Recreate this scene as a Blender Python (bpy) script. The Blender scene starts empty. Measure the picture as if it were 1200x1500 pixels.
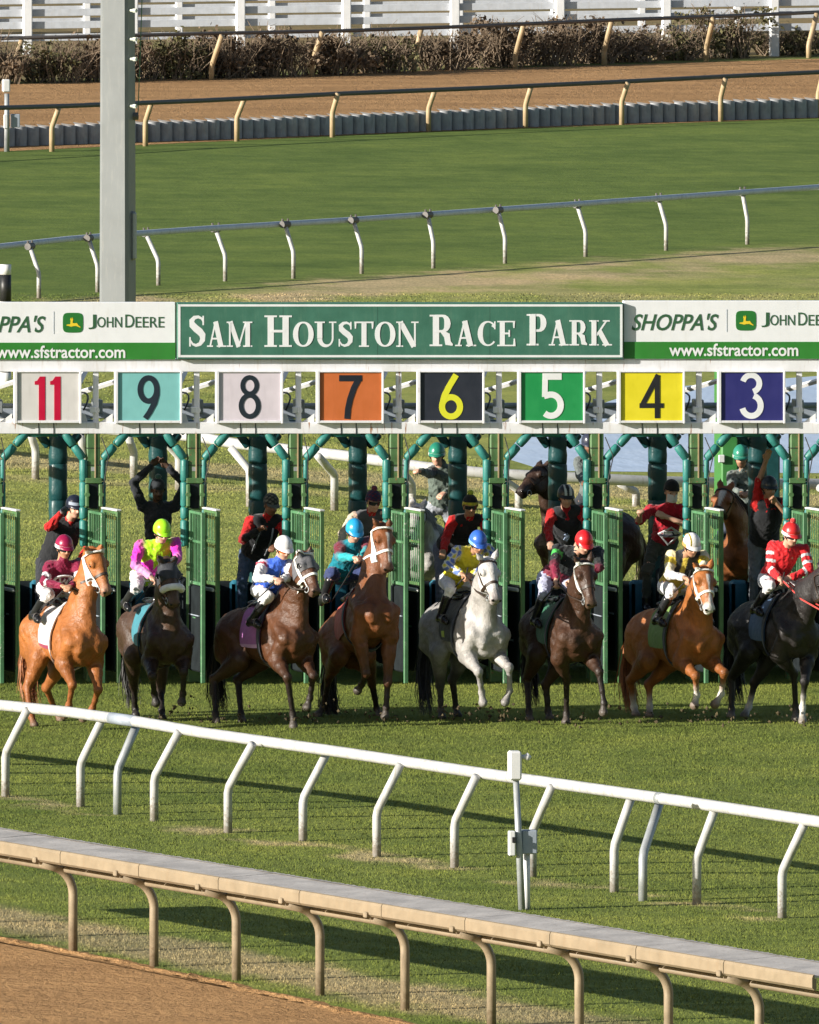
import bpy, math, random
import numpy as np
from mathutils import Vector
random.seed(7); RNG = np.random.default_rng(7)
S = bpy.context.scene
# ------------------------------------------------------------------ camera, sky, sun, exposure
FPX, DIST, XC, HC, XA, YH = 30000.0, 250.0, -38.75, 18.333, -4050.0, -1200.0
cam_d = bpy.data.cameras.new('camera'); cam = bpy.data.objects.new('camera', cam_d); S.collection.objects.link(cam)
cam.location = (XC, -DIST, HC); cam.rotation_euler = (math.radians(90), 0, 0)
cam_d.sensor_fit = 'HORIZONTAL'; cam_d.sensor_width = 36.0; cam_d.lens = 36.0*FPX/1200
cam_d.shift_x = (600-XA)/1200; cam_d.shift_y = -(750-YH)/1200
cam_d.clip_start = 1.0; cam_d.clip_end = 4000
S.camera = cam
SUN_EL, SUN_AZ = math.radians(16.5), math.radians(19)     # azimuth: travel direction turned from +X towards +Y
world = bpy.data.worlds.new('World'); S.world = world; world.use_nodes = True
wn = world.node_tree; bg = wn.nodes['Background']
sky = wn.nodes.new('ShaderNodeTexSky'); sky.sky_type = 'NISHITA'; sky.sun_disc = False
sun_dir = Vector((math.cos(SUN_EL)*math.cos(SUN_AZ), math.cos(SUN_EL)*math.sin(SUN_AZ), -math.sin(SUN_EL)))
sky.sun_elevation = SUN_EL
sky.sun_rotation = math.atan2(-sun_dir.x, -sun_dir.y)
wn.links.new(sky.outputs[0], bg.inputs[0]); bg.inputs[1].default_value = 0.06
sl = bpy.data.lights.new('sun', 'SUN'); sl.energy = 5.0; sl.angle = math.radians(0.5); sl.color = (1.0, 0.94, 0.84)
so = bpy.data.objects.new('sun', sl); S.collection.objects.link(so)
so.rotation_euler = sun_dir.to_track_quat('-Z', 'Y').to_euler(); so.location = (-40, -10, 30)
S.view_settings.view_transform = 'Standard'; S.view_settings.look = 'None'; S.view_settings.gamma = 1
S.view_settings.exposure = 0.87
S.cycles.max_bounces = 5; S.cycles.diffuse_bounces = 2; S.cycles.glossy_bounces = 2; S.cycles.transparent_max_bounces = 6

# ------------------------------------------------------------------ helpers
A = np.array
def nrm(v): v = A(v, float); return v/(np.linalg.norm(v)+1e-12)
def at(px, py, Y):
    d = Y+DIST
    return A([XC+(px-XA)*d/FPX, Y, HC-(py-YH)*d/FPX])
def gp(px, py, z=0.0):
    d = FPX*(HC-z)/(py-YH); return at(px, py, d-DIST)
def GX(px): return (px-600)/120.0        # on the gate's front plane
def GZ(py): return (1000-py)/120.0

def empty(name, loc, label=None, cat=None, group=None):
    o = bpy.data.objects.new(name, None); S.collection.objects.link(o); o.location = Vector([float(c) for c in loc])
    o.empty_display_size = .2
    tag(o, label, cat, group); return o
def tag(o, label=None, cat=None, group=None, kind=None):
    if label: o['label'] = label
    if cat: o['category'] = cat
    if group: o['group'] = group
    if kind: o['kind'] = kind
    return o
def origin_of(parent):
    v = A([0., 0, 0])
    while parent is not None:
        v = v+A(parent.location); parent = parent.parent
    return v
def link_mesh(name, V, F, mat, parent=None, smooth=False, col=None, loc=None):
    V = A(V, float).reshape(-1, 3)
    base = origin_of(parent) if parent is not None else (A(loc, float) if loc is not None else A([0., 0, 0]))
    me = bpy.data.meshes.new(name)
    if isinstance(F, np.ndarray):
        k = F.shape[1]; n = len(F)
        me.vertices.add(len(V)); me.vertices.foreach_set('co', (V-base).astype(np.float32).ravel())
        me.loops.add(n*k); me.loops.foreach_set('vertex_index', F.astype(np.int32).ravel())
        me.polygons.add(n); me.polygons.foreach_set('loop_start', np.arange(0, n*k, k, dtype=np.int32))
        me.update(calc_edges=True)
    else:
        me.from_pydata([tuple(v) for v in (V-base)], [], F)
        me.update()
    if smooth: me.polygons.foreach_set('use_smooth', np.ones(len(me.polygons), bool))
    if col is not None:
        ca = me.color_attributes.new('Col', 'FLOAT_COLOR', 'POINT')
        c4 = np.ones((len(V), 4), np.float32); c4[:, :3] = col
        ca.data.foreach_set('color', c4.ravel())
    o = bpy.data.objects.new(name, me); S.collection.objects.link(o)
    if mat is not None: me.materials.append(mat)
    if parent is not None: o.parent = parent
    elif loc is not None: o.location = Vector([float(c) for c in base])
    return o

class MB:
    """collects boxes, tubes, ribbons ... into ONE mesh"""
    def __init__(s): s.V = []; s.F = []; s.n = 0
    def add(s, V, F):
        V = A(V, float).reshape(-1, 3); s.V.append(V); s.F += [tuple(i+s.n for i in f) for f in F]; s.n += len(V); return s
    def box(s, x0, x1, y0, y1, z0, z1, bev=0.0):
        if bev <= 0:
            V = [(x, y, z) for x in (x0, x1) for y in (y0, y1) for z in (z0, z1)]
            return s.add(V, [(0, 1, 3, 2), (4, 6, 7, 5), (0, 4, 5, 1), (2, 3, 7, 6), (0, 2, 6, 4), (1, 5, 7, 3)])
        c = A([(x0+x1)/2, (y0+y1)/2, (z0+z1)/2]); h = A([abs(x1-x0), abs(y1-y0), abs(z1-z0)])/2
        return s.obox(c, (1, 0, 0), (0, 1, 0), (0, 0, 1), h, bev)
    def obox(s, c, ax, ay, az, h, bev=0.0):
        ax, ay, az = nrm(ax), nrm(ay), nrm(az); c = A(c, float); h = A(h, float)
        bev = min(bev, min(h)*.9)
        if bev <= 0:
            V = [c+ax*h[0]*i+ay*h[1]*j+az*h[2]*k for i in (-1, 1) for j in (-1, 1) for k in (-1, 1)]
            return s.add(V, [(0, 1, 3, 2), (4, 6, 7, 5), (0, 4, 5, 1), (2, 3, 7, 6), (0, 2, 6, 4), (1, 5, 7, 3)])
        V = []; idx = {}
        for i in (-1, 1):
            for j in (-1, 1):
                for k in (-1, 1):
                    for a in range(3):
                        q = [i*(h[0]-bev), j*(h[1]-bev), k*(h[2]-bev)]; q[a] = (i, j, k)[a]*h[a]
                        idx[i, j, k, a] = len(V); V.append(c+ax*q[0]+ay*q[1]+az*q[2])
        F = []
        for a in range(3):
            b, d = (a+1) % 3, (a+2) % 3
            for sg in (-1, 1):
                f = []
                for u, v in ((-1, -1), (1, -1), (1, 1), (-1, 1)):
                    t = [0, 0, 0]; t[a] = sg; t[b] = u; t[d] = v; f.append(idx[t[0], t[1], t[2], a])
                F.append(tuple(f if sg > 0 else f[::-1]))
        for a in range(3):
            b, d = (a+1) % 3, (a+2) % 3
            for u in (-1, 1):
                for v in (-1, 1):
                    def g(w, ax_):
                        t = [0, 0, 0]; t[a] = w; t[b] = u; t[d] = v; return idx[t[0], t[1], t[2], ax_]
                    F.append((g(-1, b), g(1, b), g(1, d), g(-1, d)))
        for i in (-1, 1):
            for j in (-1, 1):
                for k in (-1, 1): F.append((idx[i, j, k, 0], idx[i, j, k, 1], idx[i, j, k, 2]))
        return s.add(V, F)
    def tube(s, pts, r, n=10, caps=True, closed=False, flat=None):
        pts = [A(p, float) for p in pts]; m = len(pts)
        rr = r if hasattr(r, '__len__') else [r]*m
        V = []; up = A([0, 0, 1.]); prev = None
        for i in range(m):
            if closed: t = nrm(pts[(i+1) % m]-pts[i-1])
            else: t = nrm(pts[min(i+1, m-1)]-pts[max(i-1, 0)])
            if prev is None:
                x = np.cross(t, up)
                if np.linalg.norm(x) < .05: x = np.cross(t, A([0, 1., 0]))
            else: x = prev-t*np.dot(prev, t)
            x = nrm(x); prev = x; y = np.cross(t, x)
            for k in range(n):
                a = 2*math.pi*k/n; fy = 1 if flat is None else flat
                V.append(pts[i]+rr[i]*(math.cos(a)*x+fy*math.sin(a)*y))
        F = []
        for i in range(m if closed else m-1):
            j = (i+1) % m
            for k in range(n):
                l = (k+1) % n; F.append((i*n+k, i*n+l, j*n+l, j*n+k))
        if caps and not closed: F.append(tuple(range(n))[::-1]); F.append(tuple((m-1)*n+k for k in range(n)))
        return s.add(V, F)
    def prism(s, poly, d0, d1, f):
        """2-D polygon extruded between depths d0 and d1; f(u, v, d) -> point"""
        n = len(poly)
        V = [f(u, v, d0) for u, v in poly]+[f(u, v, d1) for u, v in poly]
        F = [tuple(range(n)), tuple(range(2*n-1, n-1, -1))]+[(i, i+n, (i+1) % n+n, (i+1) % n) for i in range(n)]
        return s.add(V, F)
    def ribbon(s, pts, w, d0, d1, f, closed=False):
        """variable width 2-D stroke extruded between depths d0 (front) and d1"""
        pts = [A(p, float) for p in pts]; m = len(pts); ww = w if hasattr(w, '__len__') else [w]*m
        L, R = [], []
        for i in range(m):
            if closed: p, q = pts[i-1], pts[(i+1) % m]
            else: p, q = pts[max(i-1, 0)], pts[min(i+1, m-1)]
            t = nrm(q-p); nn = A([-t[1], t[0]]); k = 1.0
            if 0 < i < m-1 or closed:
                t1 = nrm(pts[i]-p); k = 1/max(.5, abs(np.dot(nn, A([-t1[1], t1[0]]))))
            L.append(pts[i]+nn*ww[i]/2*k); R.append(pts[i]-nn*ww[i]/2*k)
        V = []
        for i in range(m): V += [f(*L[i], d0), f(*R[i], d0), f(*L[i], d1), f(*R[i], d1)]
        F = []
        for i in range(m if closed else m-1):
            a, b = 4*i, 4*((i+1) % m)
            F += [(a, a+1, b+1, b), (a, b, b+2, a+2), (a+1, a+3, b+3, b+1), (a+2, b+2, b+3, a+3)]
        if not closed: F += [(0, 2, 3, 1), (4*m-4, 4*m-3, 4*m-1, 4*m-2)]
        return s.add(V, F)
    def grid(s, P, closed_u=False):
        P = A(P, float); nu, nv = P.shape[:2]
        F = []
        for i in range(nu if closed_u else nu-1):
            for j in range(nv-1):
                a = (i+1) % nu; F.append((i*nv+j, a*nv+j, a*nv+j+1, i*nv+j+1))
        return s.add(P.reshape(-1, 3), F)
    def build(s, name, mat, parent=None, smooth=False, loc=None):
        return link_mesh(name, np.concatenate(s.V), s.F, mat, parent, smooth, None, loc)

def relief(V, wl, amp, seed=0, ridged=True, n=9):
    """sum-of-waves relief used to push surfaces in and out along their normals"""
    r = np.random.default_rng(seed); D = np.zeros(len(V)); P = V.copy()
    P = P+np.stack([np.sin(P[:, (i+1) % 3]*2*math.pi/(wl*2.3)+i)*wl*.35 for i in range(3)], 1)
    for i in range(n):
        k = r.normal(size=3); k = k/np.linalg.norm(k)*2*math.pi/(wl*r.uniform(.7, 1.6)); s_ = np.sin(P@k+r.uniform(0, 6.28)); D += (1-2*np.abs(s_)) if ridged else s_
    return amp*D/math.sqrt(n)
def vnormals(V, F):
    T = F if F.shape[1] == 3 else F
    n = np.cross(V[T[:, 1]]-V[T[:, 0]], V[T[:, -1]]-V[T[:, 0]]); N = np.zeros_like(V)
    for i in range(T.shape[1]): np.add.at(N, T[:, i], n)
    return N/(np.linalg.norm(N, axis=1)[:, None]+1e-12)
# ------------------------------------------------------------------ materials
def new_mat(name):
    m = bpy.data.materials.new(name); m.use_nodes = True; nt = m.node_tree
    return m, nt, nt.nodes['Principled BSDF']
def nd(nt, t, **kw):
    n = nt.nodes.new(t)
    for k, v in kw.items(): setattr(n, k, v)
    return n
def noise(nt, scale, detail=4, vec=None, rough=.55):
    n = nd(nt, 'ShaderNodeTexNoise'); n.inputs['Scale'].default_value = scale; n.inputs['Detail'].default_value = detail
    n.inputs['Roughness'].default_value = rough
    if vec is not None: nt.links.new(vec, n.inputs['Vector'])
    return n.outputs['Fac']
def ramp(nt, fac, stops):
    r = nd(nt, 'ShaderNodeValToRGB'); e = r.color_ramp.elements
    while len(e) < len(stops): e.new(.5)
    for i, (p, c) in enumerate(stops): e[i].position = p; e[i].color = (*c, 1) if len(c) == 3 else c
    nt.links.new(fac, r.inputs[0]); return r.outputs[0]
def mix(nt, fac, a, b, mode='MIX'):
    m = nd(nt, 'ShaderNodeMix', data_type='RGBA', blend_type=mode)
    for s_, i in ((fac, 0), (a, 6), (b, 7)):
        if isinstance(s_, (int, float)): m.inputs[i].default_value = s_
        elif isinstance(s_, tuple): m.inputs[i].default_value = (*s_, 1)
        else: nt.links.new(s_, m.inputs[i])
    return m.outputs[2]
def mrange(nt, v, a, b, c=0., d=1., smooth=True):
    m = nd(nt, 'ShaderNodeMapRange'); m.interpolation_type = 'SMOOTHSTEP' if smooth else 'LINEAR'
    for i, x in enumerate((v, a, b, c, d)):
        if isinstance(x, (int, float)): m.inputs[i].default_value = x
        else: nt.links.new(x, m.inputs[i])
    return m.outputs[0]
def math_(nt, op, a, b=0.):
    m = nd(nt, 'ShaderNodeMath', operation=op)
    for i, x in enumerate((a, b)):
        if isinstance(x, (int, float)): m.inputs[i].default_value = x
        else: nt.links.new(x, m.inputs[i])
    return m.outputs[0]
def coords(nt, kind='Object', scale=None):
    tc = nd(nt, 'ShaderNodeTexCoord'); o = tc.outputs[kind]
    if scale:
        mp = nd(nt, 'ShaderNodeMapping'); mp.inputs['Scale'].default_value = scale; nt.links.new(o, mp.inputs[0]); o = mp.outputs[0]
    return o
def world_pos(nt, scale=None):
    g = nd(nt, 'ShaderNodeNewGeometry'); o = g.outputs['Position']
    if scale:
        mp = nd(nt, 'ShaderNodeMapping'); mp.inputs['Scale'].default_value = scale; nt.links.new(o, mp.inputs[0]); o = mp.outputs[0]
    return o
def bump(nt, b, h, strength=.3, dist=.02):
    n = nd(nt, 'ShaderNodeBump'); n.inputs['Strength'].default_value = strength; n.inputs['Distance'].default_value = dist
    nt.links.new(h, n.inputs['Height']); nt.links.new(n.outputs[0], b.inputs['Normal'])

def paint(name, c, rough=.45, var=.12, dirt=None, dirt_amt=.35, rust=False, metal=0., bumpy=0.0, nscale=6., mud=0., chips=None):
    m, nt, b = new_mat(name)
    p = coords(nt, 'Object'); n1 = noise(nt, nscale, 5, p)
    lo = tuple(x*(1-var) for x in c); hi = tuple(min(1, x*(1+var)) for x in c)
    col = ramp(nt, n1, [(.3, lo), (.7, hi)])
    if dirt:
        ps = coords(nt, 'Object', (9, 9, 1.2)); n2 = noise(nt, 2.2, 6, ps, .65)
        col = mix(nt, math_(nt, 'MULTIPLY', mrange(nt, n2, .5, .75), dirt_amt), col, dirt)
    if rust:
        ps = coords(nt, 'Object', (14, 14, 1.5)); n3 = noise(nt, 1.6, 5, ps, .6)
        col = mix(nt, mrange(nt, n3, .63, .72), col, (.30, .13, .05))
    if chips:
        n5 = noise(nt, 38, 3, p, .6); n6 = noise(nt, 3.1, 3, p)
        col = mix(nt, math_(nt, 'MULTIPLY', mrange(nt, n5, .60, .64), mrange(nt, n6, .48, .6)), col, chips)
    if mud:   # splashed soil, thickest near the ground
        sp_ = nd(nt, 'ShaderNodeSeparateXYZ'); nt.links.new(world_pos(nt), sp_.inputs[0]); n7 = noise(nt, 22, 5, p, .7)
        k_ = math_(nt, 'ADD', n7, mrange(nt, sp_.outputs['Z'], 0., mud, .28, -.22, False)); col = mix(nt, math_(nt, 'MULTIPLY', mrange(nt, k_, .56, .74), .55), col, (.16, .11, .065))
    nt.links.new(col, b.inputs['Base Color'])
    r = mrange(nt, n1, .2, .8, max(.05, rough-.12), min(1, rough+.12)); nt.links.new(r, b.inputs['Roughness'])
    b.inputs['Metallic'].default_value = metal
    if bumpy: bump(nt, b, noise(nt, nscale*3, 4, p), bumpy, .01)
    return m
_fab = {}
def fabric(c, rough=.8, name='fabric', sheen=.2, wr=.5):
    k = (tuple(round(x, 3) for x in c), rough, name)
    if k in _fab: return _fab[k]
    m, nt, b = new_mat(name); p = coords(nt, 'Object')
    n1 = noise(nt, 9, 5, p); col = ramp(nt, n1, [(.3, tuple(x*.85 for x in c)), (.7, tuple(min(1, x*1.12) for x in c))])
    nt.links.new(col, b.inputs['Base Color']); b.inputs['Roughness'].default_value = rough
    b.inputs['Sheen Weight'].default_value = sheen
    bump(nt, b, noise(nt, 16, 3, p), wr, .02)
    _fab[k] = m; return m
def attr_mat(name, rough=.5, nscale=30, nstr=.12, bstr=.25, bdist=.008, sheen=0., spec=.5, stretch=None):
    m, nt, b = new_mat(name); at_ = nd(nt, 'ShaderNodeAttribute', attribute_name='Col')
    p = coords(nt, 'Object', stretch); n1 = noise(nt, nscale, 5, p)
    col = mix(nt, 1.0, at_.outputs['Color'], ramp(nt, n1, [(.25, (1-nstr*2,)*3), (.75, (1+nstr,)*3)]), 'MULTIPLY')
    nt.links.new(col, b.inputs['Base Color']); b.inputs['Roughness'].default_value = rough
    b.inputs['Specular IOR Level'].default_value = spec; b.inputs['Sheen Weight'].default_value = sheen
    bump(nt, b, noise(nt, nscale*.6, 4, p), bstr, bdist)
    return m
M = {}
M['white'] = paint('white_paint', (.66, .66, .66), .4, .05, (.42, .38, .32), .35)
M['white_rust'] = paint('rusty_white_paint', (.74, .74, .77), .4, .05, (.45, .38, .30), .4, rust=True)
M['rail_white'] = paint('white_rail_paint', (.46, .46, .455), .45, .12, (.30, .27, .20), .7, mud=.6)
M['green'] = paint('green_gate_paint', (.07, .155, .055), .5, .28, (.08, .06, .03), .6, chips=(.22, .12, .06))
M['green_light'] = paint('bright_green_paint', (.062, .175, .078), .55, .25, (.10, .10, .06), .5, chips=(.30, .33, .27))
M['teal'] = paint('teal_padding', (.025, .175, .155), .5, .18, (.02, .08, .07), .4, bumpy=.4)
M['teal_shaded'] = paint('shaded_teal_padding', (.008, .058, .062), .42, .2, (.01, .05, .05), .4, bumpy=.5)  # darker copy of the teal: the rear frame's shade is in the colour
M['teal_blue'] = paint('blue_teal_padding', (.02, .13, .19), .45, .25, (.02, .05, .06), .4, bumpy=.4)
M['pad_black'] = paint('black_padding', (.012, .016, .018), .8, .3, (.03, .036, .036), .25, bumpy=.3)
M['pad_black'].node_tree.nodes['Principled BSDF'].inputs['Specular IOR Level'].default_value = .12
M['black'] = paint('black_paint', (.015, .015, .016), .5, .2)
M['grey_metal'] = paint('galvanised_metal', (.36, .38, .39), .45, .1, (.22, .22, .21), .35, metal=.35)
M['grey_blue'] = paint('grey_blue_metal', (.30, .34, .40), .5, .1, (.2, .2, .2), .35)
M['tan'] = paint('tan_paint', (.42, .31, .18), .55, .12, (.20, .15, .09), .4)
M['dark_rail'] = paint('dark_grey_rail', (.11, .10, .095), .5, .2, (.2, .17, .13), .35)
M['rail_blue'] = paint('weathered_rail', (.50, .56, .64), .45, .1, (.18, .18, .17), .4)
M['leather'] = paint('dark_leather', (.035, .02, .012), .5, .3)
M['leather_brown'] = paint('brown_leather', (.11, .045, .02), .5, .3)
M['boot'] = paint('black_boot_leather', (.012, .012, .014), .28, .3)
M['eye'] = paint('dark_eye', (.008, .005, .004), .08, .1)
M['lens'] = paint('goggle_lens', (.02, .02, .025), .08, .1)
M['lens_orange'] = paint('orange_goggle_lens', (.45, .10, .01), .1, .1)
M['fleece'] = fabric((.78, .76, .70), .95, 'white_fleece', .5, 1.0)
def coat_mat():
    m, nt, b = new_mat('horse_coat'); at_ = nd(nt, 'ShaderNodeAttribute', attribute_name='Col'); p = coords(nt, 'Object')
    hair = noise(nt, 60, 3, coords(nt, 'Object', (1, 1, .25)), .7); mus = noise(nt, 7, 4, p, .55); vein = noise(nt, 16, 2, p); blot = noise(nt, 3.5, 5, p, .65)
    col = mix(nt, 1., at_.outputs['Color'], ramp(nt, hair, [(.25, (.78, .78, .78)), (.75, (1.18, 1.18, 1.18))]), 'MULTIPLY')
    col = mix(nt, .8, col, ramp(nt, blot, [(.3, (.66, .64, .62)), (.62, (1.12, 1.12, 1.12))]), 'MULTIPLY')
    nt.links.new(col, b.inputs['Base Color']); nt.links.new(mrange(nt, blot, .3, .7, .40, .58), b.inputs['Roughness']); b.inputs['Specular IOR Level'].default_value = .36
    ridge = math_(nt, 'SUBTRACT', 1., mrange(nt, math_(nt, 'ABSOLUTE', math_(nt, 'SUBTRACT', vein, .5)), 0., .035))
    h = math_(nt, 'ADD', math_(nt, 'ADD', math_(nt, 'MULTIPLY', mus, 1.), math_(nt, 'MULTIPLY', hair, .10)), math_(nt, 'MULTIPLY', ridge, .05))
    bump(nt, b, h, .55, .045); return m
M['coat'] = coat_mat()
M['hair'] = attr_mat('horse_hair', .55, 40, .2, .2, .004)
M['skin'] = attr_mat('skin', .5, 30, .05, .12, .004)
M['cloth'] = attr_mat('printed_cloth', .8, 10, .12, .9, .035, .2, .2)
M['silk'] = attr_mat('racing_silk', .62, 11, .10, .9, .035, .15, .25)
# ------------------------------------------------------------------ ground, tracks, pond
def line_d(nt, pos, p1, p2):
    """signed distance (metres) on the ground from the line p1-p2; positive is farther from the camera"""
    t = nrm((p2-p1)[:2]); n = A([-t[1], t[0]])
    if n[1] < 0: n = -n
    d = nd(nt, 'ShaderNodeVectorMath', operation='DOT_PRODUCT'); nt.links.new(pos, d.inputs[0]); d.inputs[1].default_value = (n[0], n[1], 0)
    return math_(nt, 'SUBTRACT', d.outputs['Value'], float(np.dot(n, p1[:2])))
def band(nt, d, a, b, soft, wob=None, amp=0.):
    if wob is not None: d = math_(nt, 'ADD', d, math_(nt, 'MULTIPLY', math_(nt, 'SUBTRACT', wob, .5), amp))
    return math_(nt, 'MULTIPLY', mrange(nt, d, a-soft, a+soft), math_(nt, 'SUBTRACT', 1., mrange(nt, d, b-soft, b+soft)))
def grass_mat(blades=False):
    m, nt, b = new_mat('grass_blades' if blades else 'turf'); pos = world_pos(nt)
    fine = noise(nt, 14, 4, world_pos(nt, (1.4, .55, 1)), .7); mid = noise(nt, 1.6, 5, world_pos(nt, (1, .45, 1)), .6); big = noise(nt, .16, 3, pos)
    streak = noise(nt, 1.0, 4, world_pos(nt, (.35, .16, 1)), .6)
    near = mix(nt, mid, (.112, .157, .027), (.205, .235, .055))
    back = mix(nt, mid, (.080, .132, .023), (.150, .20, .045))
    pale = mix(nt, mid, (.18, .225, .045), (.34, .35, .11))
    dry = mix(nt, fine, (.30, .23, .12), (.58, .47, .28))
    gateline = line_d(nt, pos, gp(0, 870), gp(1200, 868))
    pond = line_d(nt, pos, gp(0, 500), gp(1200, 470))
    z1 = mrange(nt, gateline, -1., 4.)
    col = mix(nt, z1, near, pale)
    dryline = line_d(nt, pos, gp(250, 436), gp(1200, 366))
    z2 = mrange(nt, math_(nt, 'ADD', dryline, math_(nt, 'MULTIPLY', mid, 3.)), .5, 4.)
    patchy = mrange(nt, streak, .42, .66)
    z25 = math_(nt, 'MULTIPLY', mrange(nt, pond, -12., 0.), patchy)
    col = mix(nt, math_(nt, 'MULTIPLY', z25, .45), col, dry)
    col = mix(nt, z2, col, back)
    st = band(nt, dryline, -2.2, .8, .8, mid, 4.)
    col = mix(nt, math_(nt, 'MULTIPLY', st, mrange(nt, streak, .35, .55)), col, dry)
    # worn path behind the gate
    pth = band(nt, line_d(nt, pos, gp(0, 676), gp(720, 712)), -1.1, 1.5, .6, mid, 2.)
    col = mix(nt, math_(nt, 'MULTIPLY', pth, .7), col, dry)
    pth2 = band(nt, line_d(nt, pos, gp(0, 700), gp(720, 735)), -.5, .6, .4, mid, 2.)
    col = mix(nt, math_(nt, 'MULTIPLY', pth2, .4), col, dry)
    # scuffed ground under the near turf rail and between the two near rails
    p1, p2 = gp(0, 1170), gp(1200, 1356)
    sc = band(nt, line_d(nt, pos, p1, p2), -.35, .35, .25, mid, 1.2)
    col = mix(nt, math_(nt, 'MULTIPLY', math_(nt, 'MULTIPLY', sc, mrange(nt, noise(nt, .55, 3, pos), .46, .6)), .8), col, dry)
    q1, q2 = gp(0, 1345), gp(600, 1455)
    bare = band(nt, line_d(nt, pos, q1, q2), -.8, .6, .35, mid, 1.6)
    col = mix(nt, math_(nt, 'MULTIPLY', bare, .8), col, mix(nt, fine, (.28, .21, .115), (.50, .40, .25)))
    # far bank beyond the far track
    fb = line_d(nt, pos, gp(0, 124), gp(1200, 86))
    col = mix(nt, mrange(nt, fb, -1., 3.), col, mix(nt, mid, (.15, .11, .05), (.30, .23, .12)))
    col = mix(nt, .55, col, ramp(nt, fine, [(.25, (.45, .45, .45)), (.75, (1.5, 1.5, 1.4))]), 'MULTIPLY')
    col = mix(nt, .5, col, ramp(nt, big, [(.3, (.8, .85, .8)), (.7, (1.18, 1.12, 1.1))]), 'MULTIPLY')
    nt.links.new(col, b.inputs['Base Color']); b.inputs['Roughness'].default_value = .9; b.inputs['Specular IOR Level'].default_value = .15
    bandn = noise(nt, .42, 4, world_pos(nt, (.8, 1., 1)), .6)
    col = mix(nt, .8, col, ramp(nt, bandn, [(.30, (.62, .70, .58)), (.5, (1., 1., 1.)), (.70, (1.32, 1.22, 1.15))]), 'MULTIPLY')
    nt.links.new(col, b.inputs['Base Color'])
    grain = noise(nt, 3.2, 6, world_pos(nt, (.8, .5, 1)), .75); col = mix(nt, .7, col, ramp(nt, grain, [(.3, (.66, .70, .62)), (.5, (1., 1., 1.)), (.7, (1.32, 1.26, 1.2))]), 'MULTIPLY')
    nt.links.new(col, b.inputs['Base Color'])
    if blades:
        g_ = nd(nt, 'ShaderNodeNewGeometry'); col = mix(nt, .85, col, ramp(nt, g_.outputs['Random Per Island'], [(0., (.95, .95, .92)), (.6, (1.04, 1.03, 1.02)), (1., (1.15, 1.13, 1.09))]), 'MULTIPLY')
        nt.links.new(col, b.inputs['Base Color']); b.inputs['Roughness'].default_value = .8
        cn = nd(nt, 'ShaderNodeVectorMath', operation='ADD'); sc_ = nd(nt, 'ShaderNodeVectorMath', operation='SCALE'); nt.links.new(g_.outputs['Normal'], sc_.inputs[0]); sc_.inputs['Scale'].default_value = .3; nt.links.new(sc_.outputs[0], cn.inputs[0]); cn.inputs[1].default_value = (-.25, -.05, .8)
        nm_ = nd(nt, 'ShaderNodeVectorMath', operation='NORMALIZE'); nt.links.new(cn.outputs[0], nm_.inputs[0]); nt.links.new(nm_.outputs[0], b.inputs['Normal'])
        return m
    h = math_(nt, 'ADD', math_(nt, 'MULTIPLY', fine, .5), math_(nt, 'MULTIPLY', mid, .6)); bump(nt, b, h, .35, .05)
    return m
M['turf'] = grass_mat(); M['blades'] = grass_mat(True)
def dirt_mat(name, c0, c1):
    m, nt, b = new_mat(name); pos = world_pos(nt)
    f = noise(nt, 9, 6, world_pos(nt, (1, .7, 1)), .75); l = noise(nt, .7, 4, world_pos(nt, (.5, 1.2, 1))); clod = noise(nt, 3.2, 5, pos, .7)
    col = mix(nt, f, c0, c1); col = mix(nt, .6, col, ramp(nt, l, [(.3, (.6, .57, .54)), (.7, (1.25, 1.25, 1.25))]), 'MULTIPLY')
    nt.links.new(col, b.inputs['Base Color']); b.inputs['Roughness'].default_value = .95; b.inputs['Specular IOR Level'].default_value = .1
    bump(nt, b, math_(nt, 'ADD', math_(nt, 'MULTIPLY', f, .5), clod), 1., .22); return m
M['dirt'] = dirt_mat('track_dirt', (.36, .190, .076), (.68, .41, .195))
M['dirt_far'] = dirt_mat('far_track_dirt', (.35, .19, .08), (.60, .37, .185))
link_mesh('ground', [(-900, -400, 0), (900, -400, 0), (900, 1600, 0), (-900, 1600, 0)], [(0, 1, 2, 3)], M['turf'])['kind'] = 'structure'
def sheet(name, pts, mat, z=.004, wob=0.):
    P = [A(p, float) for p in pts]; out = []
    if wob:
        for i in range(len(P)):
            a, b_ = P[i], P[(i+1) % len(P)]; n = max(1, min(160, int(np.linalg.norm(b_-a)/.25)))
            for k in range(n):
                q = a+(b_-a)*k/n; q = q+A([random.uniform(-wob, wob), random.uniform(-wob, wob), 0]); out.append(q)
    else: out = P
    o = link_mesh(name, [(p[0], p[1], z) for p in out], [tuple(range(len(out)))], mat); o['kind'] = 'structure'; return o
# near dirt track (bottom left corner)
e = [gp(-260, 1331), gp(0, 1377), gp(120, 1399), gp(300, 1436), gp(430, 1466), gp(580, 1499), gp(900, 1568)]
def near_track():
    pts = []
    for i in range(len(e)-1):
        n = 60
        for k in range(n):
            q = e[i]+(e[i+1]-e[i])*k/n; pts.append(q+A([random.gauss(0, .03), random.gauss(0, .05), 0]))
    pts += [gp(900, 1800), gp(-700, 1800), gp(-700, 1331)]
    V = [(p[0], p[1], .004) for p in pts]
    link_mesh('dirt_track', V, [tuple(range(len(V)))], M['dirt'])['kind'] = 'structure'
near_track()
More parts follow.
